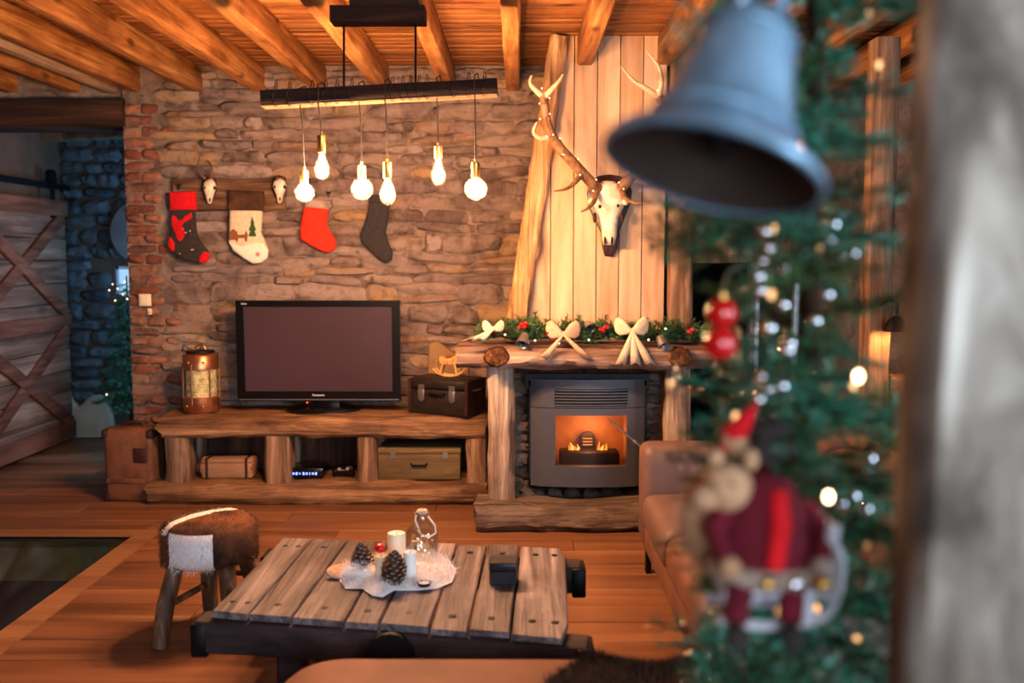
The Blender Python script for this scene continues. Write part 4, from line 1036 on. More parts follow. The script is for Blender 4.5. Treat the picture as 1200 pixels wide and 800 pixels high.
# ------------------------------------------------------------------ evergreen pieces
def sprig(L, n_tw, needle, width, k, mat, tw=.45):
    """needle branch along +X: returns (stem mesh, needle mesh)"""
    r_ = random.Random(500 + k); st_ = MB(); nd = MB(); axes = []
    main = [Vector((L * i / 6, math.sin(i * .8 + k) * L * .03, -L * .10 * (i / 6) ** 2)) for i in range(7)]
    axes.append(main)
    for j in range(n_tw):
        q = .18 + .72 * j / max(1, n_tw - 1); b = main[int(q * 6)]; sd = 1 if j % 2 else -1
        d = Vector((.75, sd * r_.uniform(.5, .9), r_.uniform(-.35, .5))).normalized(); l = L * tw * (1.1 - q * .6)
        axes.append([b + d * (l * i / 3) + Vector((0, 0, -.05 * l * i / 3)) for i in range(4)])
    for a in axes:
        st_.tube(a, [.003 * (1 - .5 * i / len(a)) for i in range(len(a))], 4)
        tot = (a[-1] - a[0]).length; cnt = int(tot / (needle * .115))
        for i in range(cnt):
            q = i / cnt; x = q * (len(a) - 1); p = a[int(x)].lerp(a[min(int(x) + 1, len(a) - 1)], x - int(x)); t_ = (a[-1] - a[0]).normalized()
            g = r_.uniform(0, 6.28); o = t_.orthogonal().normalized(); o = Matrix.Rotation(g, 3, t_) @ o
            d = (t_ * r_.uniform(.5, .9) + o).normalized(); l = needle * r_.uniform(.75, 1.2); s_ = d.cross(Vector((r_.random(), r_.random(), r_.random()))).normalized() * width
            nd.add([p - s_, p + s_, p + d * l * .6 + s_ * .9, p + d * l, p + d * l * .6 - s_ * .9], [(0, 1, 2, 3, 4)])
    return st_.mesh('stem', 'twig'), nd.mesh('needles', mat)
def joined(L, n_tw, needle, width, k, mat, tw=.45):
    a, b = sprig(L, n_tw, needle, width, k, mat, tw)
    me = bpy.data.meshes.new('branch'); m = MB()
    for q in (a, b):
        o = len(m.v); m.v += [v.co.copy() for v in q.vertices]; m.f += [tuple(i + o for i in p.vertices) for p in q.polygons]
    n0 = len(a.polygons)
    me.from_pydata([tuple(v) for v in m.v], [], m.f); me.materials.append(MATS[mat]); me.materials.append(MATS['twig'])
    for i in range(n0): me.polygons[i].material_index = 1
    return me
# mantel garland
gl = thing('mantel_garland', 'green fir garland with red berries lying along the mantel', 'garland', (.35, 5.08, 1.02))
SG = [joined(.13, 5, .03, .0016, k, m) for k, m in enumerate(('needle', 'needle_warm', 'needle', 'needle_warm'))]
rg = random.Random(8)
g0, g1 = at(562, 395, 5.1), at(828, 397, 5.1)
MB().tube([g0.lerp(g1, i / 12) + Vector((0, 0, .0 + .01 * math.sin(i * 2))) for i in range(13)], .008, 6).build('garland_stem', 'twig', gl)
for i in range(170):
    q = (i + rg.random()) / 170; p = g0.lerp(g1, q) + Vector((0, rg.uniform(-.05, .06), rg.uniform(-.005, .025)))
    d = Vector((rg.uniform(-1, 1), rg.uniform(-1.0, .5), rg.uniform(.0, .75)))
    inst('sprig', SG[i % 4], gl, aim(p, d, rg.uniform(.6, 1.0), rg.uniform(0, 6)))
bm_ = MB().ell((0, 0, 0), (.011, .011, .011), 10, 6).mesh('berry', 'berry', True)
for u, v in ((612, 382), (708, 387), (808, 390), (645, 394), (577, 388)):
    for k in range(6 if v < 388 else 3):
        inst('berry', bm_, gl, M4(at(u + rg.uniform(-5, 5), v + rg.uniform(-4, 3), 4.98 + rg.uniform(-.02, .02))))
fm2 = MB().ell((0, 0, 0), (.005, .005, .005), 8, 5).mesh('light', 'fairy_glow', True)
for u, v in ((592, 392), (627, 399), (655, 402), (670, 392), (690, 398), (735, 401), (780, 385), (760, 398)): inst('light', fm2, gl, M4(at(u, v, 4.97)))
def bow(u, v, s, label, mat='burlap', tails=(-.3, .25), tl=1.0):
    c = at(u, v, 4.96)
    b = thing('ribbon_bow', label, 'bow', c, 0, 'bows on the mantel garland')
    for sd in (-1, 1):
        pet = [(0, -.006), (.02, -.022), (.05, -.034), (.07, -.026), (.078, .0), (.072, .03), (.055, .044), (.03, .034), (.012, .016), (0, .006)]
        pet = [(x * s * sd, z_ * s + x * .25 * s) for x, z_ in pet]
        lp_ = MB().puff(pet, M4(c + Vector((0, -.02, 0))) @ Matrix.Rotation(sd * .35, 4, 'Z'), .026 * s, .008 * s).build('loop', mat, b, True)
    for tx in tails:
        p = [c + Vector((tx * .2 * q * s, -.03 - .012 * math.sin(q * 3), -.11 * q * s * tl)) for q in (0, .3, .6, 1)]
        m = MB(); vs = []
        for i, q in enumerate(p): w_ = .006 + .009 * i * .8; vs += [q + Vector((-w_, 0, .006 if i == 3 else 0)), q + Vector((0, -.003, .018 if i == 3 else 0)), q + Vector((w_, 0, 0))]
        m.add(vs, [(3 * i + k, 3 * i + k + 1, 3 * i + 4 + k, 3 * i + 3 + k) for i in range(3) for k in range(2)])
        ob = m.build('tail', mat, b, True); md = ob.modifiers.new('thick', 'SOLIDIFY'); md.thickness = .002
    MB().ell(c + Vector((0, -.02, 0)), (.014, .012, .014), 10, 6).build('knot', mat, b)
bow(660, 391, 1.25, 'tan burlap bow at middle of mantel garland', 'burlap', (-.45, .55), 1.0)
bow(740, 387, 1.25, 'pale linen bow with long tails on mantel garland', 'linen', (-.25, .08, .4), 1.35)
bow(578, 385, .8, 'small pale bow at left end of mantel garland', 'linen', (-.9, -.5), .8)
def bell(u, v, Y, s, d, label, cat='bell', mat='tin', group='tin bells on the mantel garland'):
    c = at(u, v, Y); b = thing('tin_bell', label, cat, c, 0, group)
    q = Vector(d).normalized().to_track_quat('Z', 'Y').to_matrix()
    pr = [(.034, 0), (.031, .01), (.026, .03), (.022, .05), (.018, .058), (.001, .061), (.001, .058), (.016, .055), (.019, .048), (.023, .03), (.031, .002)]
    MB().lathe([(a * s, z_ * s) for a, z_ in pr], 18, q, c, False).build('shell', mat, b)
    MB().ell(c + q @ Vector((0, 0, .01 * s)), (.008 * s,) * 3, 8, 6).build('clapper', 'black_iron', b)
    MB().tube([c + q @ Vector((.008 * math.cos(g) * s, 0, .06 * s + .01 * s * math.sin(g))) for g in [i * math.pi / 5 for i in range(6)]], .0015 * s, 5).build('hanging_loop', 'black_iron', b)
bell(612, 404, 4.93, 1.15, (.25, .6, .85), 'grey tin bell beside the tan burlap bow')
bell(778, 405, 4.93, 1.0, (-.35, .5, .85), 'grey tin bell near right end of mantel')
bell(692, 385, 4.99, .9, (-.3, .75, .5), 'small tin bell half hidden between berries and bow')

# ------------------------------------------------------------------ coffee table
TZ = .40
fl_, fr_, br_, bl_ = on(246, 717, TZ), on(668, 746, TZ), on(663, 641, TZ), on(330, 631, TZ)
ct = thing('coffee_table', 'low coffee table of weathered grey planks on dark beams', 'table', ((fl_.x + fr_.x) / 2, (fl_.y + bl_.y) / 2, 0))
fx = [246, 293, 346, 410, 451, 510, 554, 602, 668]      # plank joints along the front edge
n = 8
def edge(a, b, q): return a.lerp(b, q)
qs = [(u - 246) / (668 - 246) for u in fx]
rt = random.Random(2)
for i in range(n):
    g = .0035
    f0, f1 = edge(fl_, fr_, qs[i]), edge(fl_, fr_, qs[i + 1]); b0, b1 = edge(bl_, br_, qs[i]), edge(bl_, br_, qs[i + 1])
    m = MB(); S = 8; vs = []; dz = rt.uniform(-.002, .002); oe = rt.uniform(-.008, .008)
    for j in range(S + 1):
        q = j / S; a = f0.lerp(b0, q); b = f1.lerp(b1, q)
        a += Vector((g + noise.noise(a * 9) * .002, 0, 0)); b += Vector((-g + noise.noise(b * 9) * .002, 0, 0))
        if j in (0, S): a.y += oe; b.y += oe + rt.uniform(-.004, .004)
        if i == n - 1 and j in (0, S): b.x -= .02
        cc_ = .004
        vs += [a + Vector((0, 0, -.02)), a + Vector((0, 0, -cc_ + dz)), a + Vector((cc_, 0, dz)), b + Vector((-cc_, 0, dz)), b + Vector((0, 0, -cc_ + dz)), b + Vector((0, 0, -.02))]
    fs = [(j * 6 + k, j * 6 + (k + 1) % 6, j * 6 + 6 + (k + 1) % 6, j * 6 + 6 + k) for j in range(S) for k in range(6)] + [tuple(range(6)), tuple(range(S * 6, S * 6 + 6))[::-1]]
    pk = m.add(vs, fs).build('plank', 'table_plank', ct)
    for q in (.12, .88):    # iron bolt marks
        for w_ in ((.35, .75) if i in (0, 7) else (.5,)):
            p = f0.lerp(b0, q).lerp(f1.lerp(b1, q), w_); MB().lathe([(.012, -.002), (.012, .0015), (.008, .003)], 10, None, p).build('bolt', 'black_iron', pk)
ux = (fr_ - fl_).normalized(); uy = (bl_ - fl_); uy.z = 0
def tp(a, b, z): p = fl_.lerp(fr_, a).lerp(bl_.lerp(br_, a), b); return Vector((p.x, p.y, z))
MB().beam(tp(-.035, .04, .325), tp(1.045, .05, .325), .1, .098, 14, .006, .003, 4, 5).build('cross_beam', 'table_iron_wood', ct)
MB().beam(tp(-.02, .9, .325), tp(1.045, .88, .325), .1, .098, 14, .006, .003, 4, 6).build('cross_beam', 'table_iron_wood', ct)
MB().beam(tp(.14, .08, .29), tp(.14, .88, .29), .08, .08, 4, .005).build('under_rail', 'table_iron_wood', ct); MB().beam(tp(.86, .08, .29), tp(.86, .88, .29), .08, .08, 4, .005).build('under_rail', 'table_iron_wood', ct)
for a, b in ((-.03, .04), (1.04, .05), (1.04, .88), (-.02, .9)):
    p = tp(a, b, .315); MB().rbox(p, (.05, .115, .105), .004, 1).build('iron_shoe', 'black_iron', ct)
for a in (.2, .8):
    for b in (.2, .8):
        p = tp(a, b, 0); MB().beam((p.x, p.y, 0), (p.x, p.y, .28), .09, .09, 2, .008, up=(0, 1, 0)).build('leg', 'table_iron_wood', ct)
p = tp(.52, .05, .31); MB().tube([p + Vector((0, -.055, 0)), p + Vector((0, -.075, 0))], .075, 20).build('iron_wheel', 'black_iron', ct)

# table setting
TT = TZ + .004
def onT(u, v): return on(u, v, TT)
fc = onT(466, 678)
shp = thing('sheepskin_runner', 'white fluffy sheepskin runner under candles on coffee table', 'sheepskin', fc)
out = [onT(u, v) for u, v in ((398, 668), (410, 662), (440, 655), (470, 650), (505, 648), (525, 655), (535, 668), (530, 682), (512, 690), (488, 692), (462, 692), (448, 700), (436, 698), (425, 690), (405, 690), (398, 680))]
m = MB(); n = len(out); vs = []; rings = 6
for j in range(rings + 1):
    q = j / rings
    for p in out:
        a = p.lerp(fc, q); hgt = .03 * math.sqrt(max(0, 1 - (1 - q) ** 2)) * .8 + (noise.noise(a * 22) * .012 if 0 < q else 0)
        vs.append(Vector((a.x, a.y, TT + max(.001, hgt))))
fs = [(j * n + k, j * n + (k + 1) % n, (j + 1) * n + (k + 1) % n, (j + 1) * n + k) for j in range(rings) for k in range(n)] + [tuple(range(n))]
m.add(vs, fs).build('hide', 'fur_white', shp)
def tufts(name, parent, mat, pts, L, wd, seed, down=0.3):
    r_ = random.Random(seed); m = MB()
    for p, nr in pts:
        d = (nr + Vector((r_.uniform(-.7, .7), r_.uniform(-.7, .7), r_.uniform(-.7, .7) - down))).normalized(); s_ = d.orthogonal().normalized() * wd; l = L * r_.uniform(.6, 1.2)
        m.add([p - s_, p + s_, p + d * l + Vector((0, 0, -down * l * .4))], [(0, 1, 2)])
    o = m.build(name, mat, parent, False); o['kind'] = 'stuff'; return o
r_ = random.Random(5); pts = []
for k in range(4200):
    j = r_.random() ** .5; i = r_.randrange(n); a = out[i].lerp(out[(i + 1) % n], r_.random()).lerp(fc, 1 - j)
    q = 1 - j; pts.append((Vector((a.x, a.y, TT + .004 + .022 * math.sqrt(max(0, 1 - (1 - q) ** 2)))), Vector((0, 0, 1))))
tufts('wool', shp, 'fur_white', pts, .03, .0013, 6)
# fluffy roll at the left
c = onT(424, 682); fr2 = thing('fur_ornament', 'small white and grey fur pompom beside pinecone', 'ornament', c)
MB().ell(c + Vector((0, 0, .03)), (.06, .035, .03), 14, 8, None, .02, 25).build('fur_ball', 'fur_white', fr2)
rr = random.Random(9); pts = []
for k in range(900):
    d = Vector((rr.gauss(0, 1), rr.gauss(0, 1), rr.gauss(0, 1))).normalized(); pts.append((c + Vector((d.x * .06, d.y * .035, .032 + d.z * .03)), d))
tufts('fur', fr2, 'fur_white', pts, .022, .001, 10, .2)
c = onT(401, 676)
lf = thing('felt_leaf', 'tan felt leaf lying at left end of sheepskin', 'ornament', c)
MB().puff([(math.cos(g) * .055, math.sin(g) * .032) for g in [i * math.pi / 7 for i in range(14)]], M4(c + Vector((0, 0, .02))) @ Matrix.Rotation(rad(-60), 4, 'X'), .012, .004).build('leaf', 'burlap', lf)
def candle(u, vb, vt, r_, mat, label, wick=True):
    c = onT(u, vb); c.z = TT + .012; Y = c.y; top = at(u, vt, Y).z
    k = thing('pillar_candle', label, 'candle', c, 0, 'candles on the coffee table'); h_ = top - c.z
    MB().lathe([(r_ * .98, 0), (r_, .004), (r_, h_ - .004), (r_ * .93, h_), (r_ * .8, h_ - .004), (r_ * .5, h_ - .01), (.001, h_ - .011)], 22, None, c).build('wax', mat, k)
    MB().tube([c + Vector((0, 0, h_ - .012)), c + Vector((.002, 0, h_ + .004))], .0012, 5).build('wick', 'cable', k)
candle(465, 664, 624, .032, 'wax', 'tallest cream pillar candle at back of the group')
candle(447, 684, 651, .020, 'wax', 'short thin cream candle between the two pinecones')
candle(481, 684, 646, .022, 'wax_white', 'white pillar candle right of the front pinecone')
def pinecone(u, vb, s, tilt, label):
    c = onT(u, vb); c.z = TT + .01
    pc_ = thing('pinecone', label, 'pinecone', c, 0, 'pinecones on the coffee table')
    M = Matrix.Rotation(tilt, 3, 'Y'); Hh = .105 * s
    MB().ell(c + M @ Vector((0, 0, Hh * .5)), (.02 * s, .02 * s, Hh * .48), 10, 8, M).build('core', 'cone_scale', pc_)
    sc1 = MB(); sc2 = MB(); N = 90
    for i in range(N):
        q = i / N; z_ = Hh * (.03 + .92 * q); R_ = .037 * s * (math.sin(math.pi * min(1, (q * .82 + .2))) ** .7); g = i * 2.39996
        d = Vector((math.cos(g), math.sin(g), 0)); up = Vector((0, 0, 1)); b = d * R_ * .45 + up * z_; e = d * R_ + up * (z_ + .008 * s); sd = Vector((-d.y, d.x, 0)) * .0095 * s
        vs = [b - sd * .5, b + sd * .5, e + sd, e - sd, e + up * .006 * s]
        sc1.add([c + M @ v for v in vs], [(0, 1, 2, 3), (3, 2, 4), (0, 3, 4), (1, 4, 2), (0, 4, 1)])
        t0 = e + d * .001; sc2.add([c + M @ v for v in (t0 - sd * .8, t0 + sd * .8, t0 + up * .0055 * s + d * .003)], [(0, 1, 2)])
    sc1.build('scales', 'cone_scale', pc_, False)['kind'] = 'stuff'; sc2.build('scale_tips', 'cone_tip', pc_, False)['kind'] = 'stuff'
pinecone(428, 678, 1.05, -.15, 'pinecone at the left beside the red pompom')
pinecone(461, 690, 1.1, .05, 'front pinecone standing before the candles')
c = at(445, 642, onT(440, 668).y); 
rb = thing('red_pompom', 'bright red apple shaped ornament resting on pinecone', 'ornament', c)
MB().ell(c, (.02, .02, .018), 14, 8, None, .003, 40).build('ball', 'berry', rb); MB().tube([c + Vector((0, 0, .014)), c + Vector((.004, 0, .026))], .0015, 5).build('stem', 'twig', rb)
# bottle
c = onT(495, 655); c.z = TT + .012
bt = thing('swing_top_bottle', 'clear glass swing top bottle with cord handle behind candles', 'bottle', c)
Hb = at(495, 597, c.y).z - c.z
MB().lathe([(.001, 0), (.05, 0), (.056, .008), (.056, Hb * .5), (.053, Hb * .58), (.035, Hb * .68), (.02, Hb * .76), (.018, Hb * .9), (.021, Hb * .91), (.021, Hb * .94)], 26, None, c, False).build('glass_body', 'clear_glass', bt)
MB().lathe([(.012, Hb * .9), (.019, Hb * .92), (.021, Hb * .96), (.017, Hb), (.001, Hb * 1.0)], 16, None, c).build('stopper', 'cork', bt)
MB().tube([c + Vector((-.02, -.01, Hb * .9)), c + Vector((-.022, -.02, Hb * .8)), c + Vector((.0, -.045, Hb * .55)), c + Vector((.03, -.05, Hb * .5)), c + Vector((.052, -.03, Hb * .55)), c + Vector((.048, -.02, Hb * .7)), c + Vector((.022, -.012, Hb * .88))], .0035, 6).build('cord_handle', 'knit_white', bt)
MB().tube([c + Vector((-.021, 0, Hb * .86)), c + Vector((-.026, 0, Hb * .93)), c + Vector((0, 0, Hb * 1.01)), c + Vector((.026, 0, Hb * .93)), c + Vector((.021, 0, Hb * .86))], .0016, 5).build('wire_clip', 'silver', bt)
rr = random.Random(12); P = [c + Vector((math.cos(i * .9) * .035 * rr.uniform(.4, 1), math.sin(i * .9) * .035, .01 + Hb * .5 * i / 26)) for i in range(26)]
MB().tube(P, .001, 4).build('light_wire', 'rope', bt)
for p in P[::3]: inst('tiny_light', fm2, bt, M4(p) @ Matrix.Scale(.5, 4))
a, b = onT(574, 686), onT(606, 686); c = (a + b) / 2 + Vector((0, .05, 0))
bxx = thing('slate_box', 'small dark slate box with lid on table planks', 'box', (c.x, c.y, TZ + .004), rad(-3), world=False)
wd = (b - a).length
MB().rbox((0, 0, .022), (wd, wd * .95, .044), .002, 1).build('box_body', 'slate', bxx); MB().rbox((0, 0, .0605), (wd * 1.02, wd * .97, .028), .003, 1).build('lid', 'slate', bxx)
c = onT(497, 690); c.z = TT + .012
tl = thing('tea_light', 'flat dark tea light dish on sheepskin edge', 'candle', c)
MB().lathe([(.02, 0), (.024, .012), (.022, .012), (.019, .004), (.001, .004)], 16, None, c).build('dish', 'slate', tl); MB().lathe([(.019, .004), (.018, .008), (.001, .008)], 14, None, c).build('wax', 'wax', tl)

# ------------------------------------------------------------------ hide stool
c0 = on(246, 730, 0)
so = thing('hide_stool', 'round stool with brown and white cowhide seat and log legs', 'stool', (at(249, 640, 3.66).x, 3.63, 0), 0, world=False)
MB().lathe([(.001, .30), (.15, .30), (.172, .315), (.178, .34), (.178, .425), (.17, .452), (.145, .468), (.08, .476), (.001, .478)], 36).build('seat', 'cowhide', so)
pts = []; rr = random.Random(31)
for k in range(5200):
    g = rr.uniform(0, 6.283); z_ = rr.uniform(.305, .45); d = Vector((math.cos(g), math.sin(g), -.5)); pts.append((Vector((math.cos(g) * .177, math.sin(g) * .177, z_)), d))
for k in range(2600):
    g = rr.uniform(0, 6.283); q = math.sqrt(rr.random()) * .165; pts.append((Vector((math.cos(g) * q, math.sin(g) * q, .476 - .02 * (q / .165) ** 3)), Vector((.6, -.4, .35))))
tufts('hide_hair', so, 'cowhide', pts, .022, .0011, 33, .3)
legs = [(-.115, -.09, -.155, -.155), (.10, -.10, .13, -.15), (-.05, .12, -.06, .17), (.12, .08, .16, .15)]
for k, (a, b, a2, b2) in enumerate(legs):
    MB().tube([(a * .9, b * .9, .315), (a + (a2 - a) * .5, b + (b2 - b) * .5, .16), (a2, b2, 0)], [.033, .035, .031], 12).build('leg', 'stool_leg', so)
for z_, ia, ib in ((.15, 0, 2), (.17, 1, 3), (.2, 2, 3)):
    f_ = lambda k: (legs[k][0] + (legs[k][2] - legs[k][0]) * .55, legs[k][1] + (legs[k][3] - legs[k][1]) * .55)
    p, q = f_(ia), f_(ib); MB().tube([(*p, z_), (*q, z_)], .014, 8).build('stretcher', 'stool_leg', so)

# ------------------------------------------------------------------ sofas
SX = .575
sf = thing('suede_sofa', 'brown suede sofa with square arm facing the coffee table', 'sofa', (1.0, 3.3, 0))
yA = 4.42
zA = .63
MB().rbox((SX + .46, yA - .1, (zA + .16) / 2), (.92, .21, zA - .16), .045, 4).build('armrest', 'suede_grey', sf)
MB().rbox((SX + .45, 2.55, (.6 + .16) / 2), (.90, .2, .44), .045, 4).build('armrest', 'suede_grey', sf)
MB().rbox((SX + .44, 3.45, .21), (.86, 1.7, .14), .02, 2).build('base', 'suede', sf)
MB().rbox((SX + .83, 3.45, .45), (.2, 1.95, .6), .07, 4).build('backrest', 'suede', sf)
for k, (ya, yb) in enumerate(((3.56, 4.21), (2.66, 3.55))):
    MB().rbox((SX + .36, (ya + yb) / 2, .345), (.74, yb - ya, .17), .055, 4, None, .006, 4, 3, k).build('seat_cushion', 'suede_grey' if k == 0 else 'suede', sf)
    MB().rbox((SX + .66, (ya + yb) / 2, .6), (.18, yb - ya - .03, .36), .07, 4, None, .008, 4, 3, k + 4).build('back_cushion', 'suede', sf)
for x_, y_ in ((SX + .045, yA - .06), (SX + .85, yA - .06), (SX + .045, 2.52), (SX + .85, 2.52)):
    MB().beam((x_, y_, 0), (x_, y_, .17), .025, .05, 1, .003, up=(0, 1, 0)).build('leg', 'black_iron', sf, False)
# ottoman in front of the table
OT = .42
xa, xb = on(322, 800, OT).x, on(868, 790, OT).x; yF = on(600, 766, OT).y; yN = 1.72
ac = thing('suede_ottoman', 'wide brown suede ottoman in the foreground before coffee table', 'ottoman', ((xa + xb) / 2, (yF + yN) / 2, 0))
def rrect(x0, x1, y0, y1, r_, n_=7):
    o_ = []
    for cx_, cy_, a0 in ((x1 - r_, y0 + r_, -90), (x1 - r_, y1 - r_, 0), (x0 + r_, y1 - r_, 90), (x0 + r_, y0 + r_, 180)):
        for i in range(n_): g = rad(a0 + 90 * i / (n_ - 1)); o_.append((cx_ + math.cos(g) * r_, cy_ + math.sin(g) * r_))
    return o_
FLIP = Matrix(((1, 0, 0, 0), (0, 0, 1, 0), (0, 1, 0, 0), (0, 0, 0, 1)))
MB().puff(rrect(xa, xb, yN, yF, .16), M4((0, 0, OT - .09)) @ FLIP, .18, .035).build('seat_cushion', 'suede', ac)
MB().puff(rrect(xa + .02, xb - .02, yN + .02, yF - .02, .14), M4((0, 0, .18)) @ FLIP, .14, .01).build('base', 'suede', ac)
for x_ in (xa + .16, xb - .16):
    for y_ in (yN + .14, yF - .14): MB().beam((x_, y_, 0), (x_, y_, .12), .04, .04, 1, .003, up=(0, 1, 0)).build('leg', 'black_iron', ac, False)
pw = rrect(xa - .003, xb + .003, yN - .003, yF + .003, .16)
MB().tube([Vector((x_, y_, OT - .05)) for x_, y_ in pw + pw[:1]], .004, 6, False).build('piping', 'suede_grey', ac)
# fur throw lying on the ottoman
th = thing('fur_throw', 'dark brown and grey fur throw spread over the ottoman', 'throw', (on(760, 800, OT).x, 2.1, OT))
oc = [on(u, v, OT) for u, v in ((628, 815), (645, 800), (665, 786), (690, 772), (712, 779), (745, 783), (790, 783), (822, 774), (850, 778), (868, 796), (880, 830))]
oc += [Vector((on(868, 800, OT).x - .05, 1.9, OT)), Vector((on(700, 800, OT).x, 1.85, OT)), Vector((on(640, 800, OT).x, 2.0, OT))]
fcx = sum(oc, Vector()) / len(oc); n = len(oc); vs = []; rings = 6
for j in range(rings + 1):
    q = j / rings
    for p in oc:
        a = p.lerp(fcx, q); vs.append(Vector((a.x, a.y, OT + .002 + .022 * math.sqrt(max(0, 1 - (1 - q) ** 2)) + (noise.noise(a * 14) * .006 if q else 0))))
MB().add(vs, [(j * n + k, j * n + (k + 1) % n, (j + 1) * n + (k + 1) % n, (j + 1) * n + k) for j in range(rings) for k in range(n)] + [tuple(range(n))]).build('hide', 'fur_brown', th)
rr = random.Random(77); pts = []
for k in range(9000):
    j = rr.random() ** .5; i = rr.randrange(n); a = oc[i].lerp(oc[(i + 1) % n], rr.random()).lerp(fcx, 1 - j)
    q = 1 - j; pts.append((Vector((a.x, a.y, OT + .004 + .02 * math.sqrt(max(0, 1 - (1 - q) ** 2)))), Vector((.2, .3, .8))))
tufts('fur_hair', th, 'fur_brown', pts, .035, .0012, 78, .2)

# ------------------------------------------------------------------ foreground timber post
ps = MB().beam((.452, .84, 0), (.484, .84, 2.535), .22, .14, 40, .02, .007, 6, 91, up=(.30, 1, 0))
pst = ps.build('timber_post', 'lit_post'); tag(pst, 'grey weathered timber post standing close at right', 'post')

# ------------------------------------------------------------------ Christmas tree
TX, TY = .405, 1.32
ctree = thing('christmas_tree', 'decorated green fir tree in the foreground beside grey post', 'tree', (TX, TY, 0))
MB().tube([(TX, TY, .05), (TX + .005, TY, 1.0), (TX, TY, 2.3)], [.03, .022, .008], 10).build('trunk', 'twig', ctree)
MB().lathe([(.16, 0), (.16, .03), (.05, .06), (.04, .16), (.03, .16)], 20, None, (TX, TY, 0)).build('stand', 'black_iron', ctree)
TV = [joined(.30, 10, .030, .0013, 20 + k, m, .5) for k, m in enumerate(('needle', 'needle_blue', 'needle', 'needle_blue', 'needle_warm', 'needle_blue'))]
rt = random.Random(17)
for i in range(230):
    z_ = .22 + 2.05 * (i / 230) ; g = i * 2.39996 + rt.uniform(-.3, .3)
    Rz = (.40 - .10 * z_) if z_ < 1.9 else .21 - (z_ - 1.9) * .35
    Rz *= rt.uniform(.7, 1.1)
    d = Vector((math.cos(g), math.sin(g), rt.uniform(-.25, .35)))
    left = .30 if 1.25 < z_ < 1.52 else (.26 if z_ <= 1.25 else .2); right = .47 if z_ > 1.28 else .56
    if d.x < 0 and TX + d.x * Rz < left: Rz = max(.07, (TX - left) / -d.x)
    if d.x > 0 and TX + d.x * Rz > right: Rz = max(.07, (right - TX) / d.x)
    e = Vector((TX, TY, z_)) + d * Rz
    if e.y < 1.04 and e.x > .30: continue
    inst('branch', TV[rt.randrange(6)], ctree, aim((TX + d.x * .01, TY + d.y * .01, z_), d, Rz / .30, rt.uniform(-.5, .5)))
for z_, dx_, dy_, dz_, l_ in ((1.10, -.35, -1, .05, .3), (1.18, .25, -1, -.1, .26), (1.28, -.5, -1, -.2, .26), (1.0, -.1, -1, .15, .3), (1.52, -1, -.25, .12, .25), (1.50, -1, .1, .1, .22), (1.56, -1, -.5, .05, .2)):
    inst('branch', TV[2], ctree, aim((TX, TY, z_), (dx_, dy_, dz_), l_ / .3, .3))
inst('branch', TV[0], ctree, aim((TX, TY, 2.22), (0, 0, 1), .8))
# lights on the tree; most dim ones stand in for needle glints
tlz = thing('tree_lights', 'warm string light bulbs and added needle glints on fir tree', 'string lights', (TX, TY, 1.3))
lb = MB().ell((0, 0, 0), (.0042, .0042, .006), 8, 6).mesh('light', 'tree_glow', True)
lbd = MB().ell((0, 0, 0), (.0042, .0042, .006), 8, 6).mesh('light', 'tree_glow_glint', True)
lpos = [(1006, 441, 1.06), (971, 582, 1.05), (938, 172, 1.12), (904, 345, 1.16), (862, 488, 1.2), (1000, 452, 1.25), (940, 555, 1.2), (925, 530, 1.25), (1018, 640, 1.2), (912, 716, 1.15), (957, 713, 1.2), (1052, 722, 1.2), (1004, 750, 1.18), (862, 750, 1.2), (1030, 76, 1.35), (960, 292, 1.25), (908, 268, 1.25)]
W_ = []
for u, v, y_ in lpos:
    p = at(u, v, y_); inst('light', lb if len(W_) < 2 else lbd, tlz, M4(p)); W_.append(p)
W_.sort(key=lambda p: p.z)
Pw = []
for i, p in enumerate(W_):
    Pw.append(p + Vector((0, .004, 0)))
    if i < len(W_) - 1: m_ = p.lerp(W_[i + 1], .5); m_ = m_.lerp(Vector((TX, TY, m_.z)), .3); Pw.append(m_)
MB().tube(smoothp(Pw, 2), .0012, 4).build('wire', 'felt_green', tlz)
# silver beads added as stand-ins for glints on the needles
sbm = MB().ell((0, 0, 0), (.009, .009, .009), 12, 8).mesh('bead', 'bead_silver', True)
for k, (u, v) in enumerate(((897, 272), (901, 291), (894, 306), (889, 324), (891, 341), (901, 384), (893, 441), (901, 456), (916, 452), (889, 468), (971, 281), (976, 263), (985, 300), (998, 297), (917, 314), (923, 410), (969, 345), (955, 376), (985, 590), (1000, 581), (1014, 596), (1019, 537), (918, 357), (1040, 785), (925, 402))):
    p = at(u, v, 1.14 + .06 * ((k * 7) % 5) / 5)
    o = inst('glint_bead', sbm, None, M4(p)); tag(o, 'tiny silver bead added as a glint on the fir tree', 'ornament', 'added glint beads on the fir tree')
# red baubles
for u, v, r_, lab in ((846, 367, .019, 'upper red glass bauble at the left tree edge'), (844, 402, .021, 'lower red glass bauble at the left tree edge')):
    c = at(u, v, 1.16); b = thing('red_bauble', lab, 'bauble', c, 0, 'red baubles on the fir tree')
    MB().ell(c, (r_, r_, r_), 20, 12).build('ball', 'bauble_red', b); MB().lathe([(.006, 0), (.006, .007), (.001, .008)], 10, None, c + Vector((0, 0, r_ - .001))).build('cap', 'brass', b)
    MB().tube([c + Vector((0, 0, r_ + .004)), c + Vector((.01, .02, r_ + .03)), c + Vector((.05, .05, r_ + .05))], .0008, 4).build('string', 'rope', b)
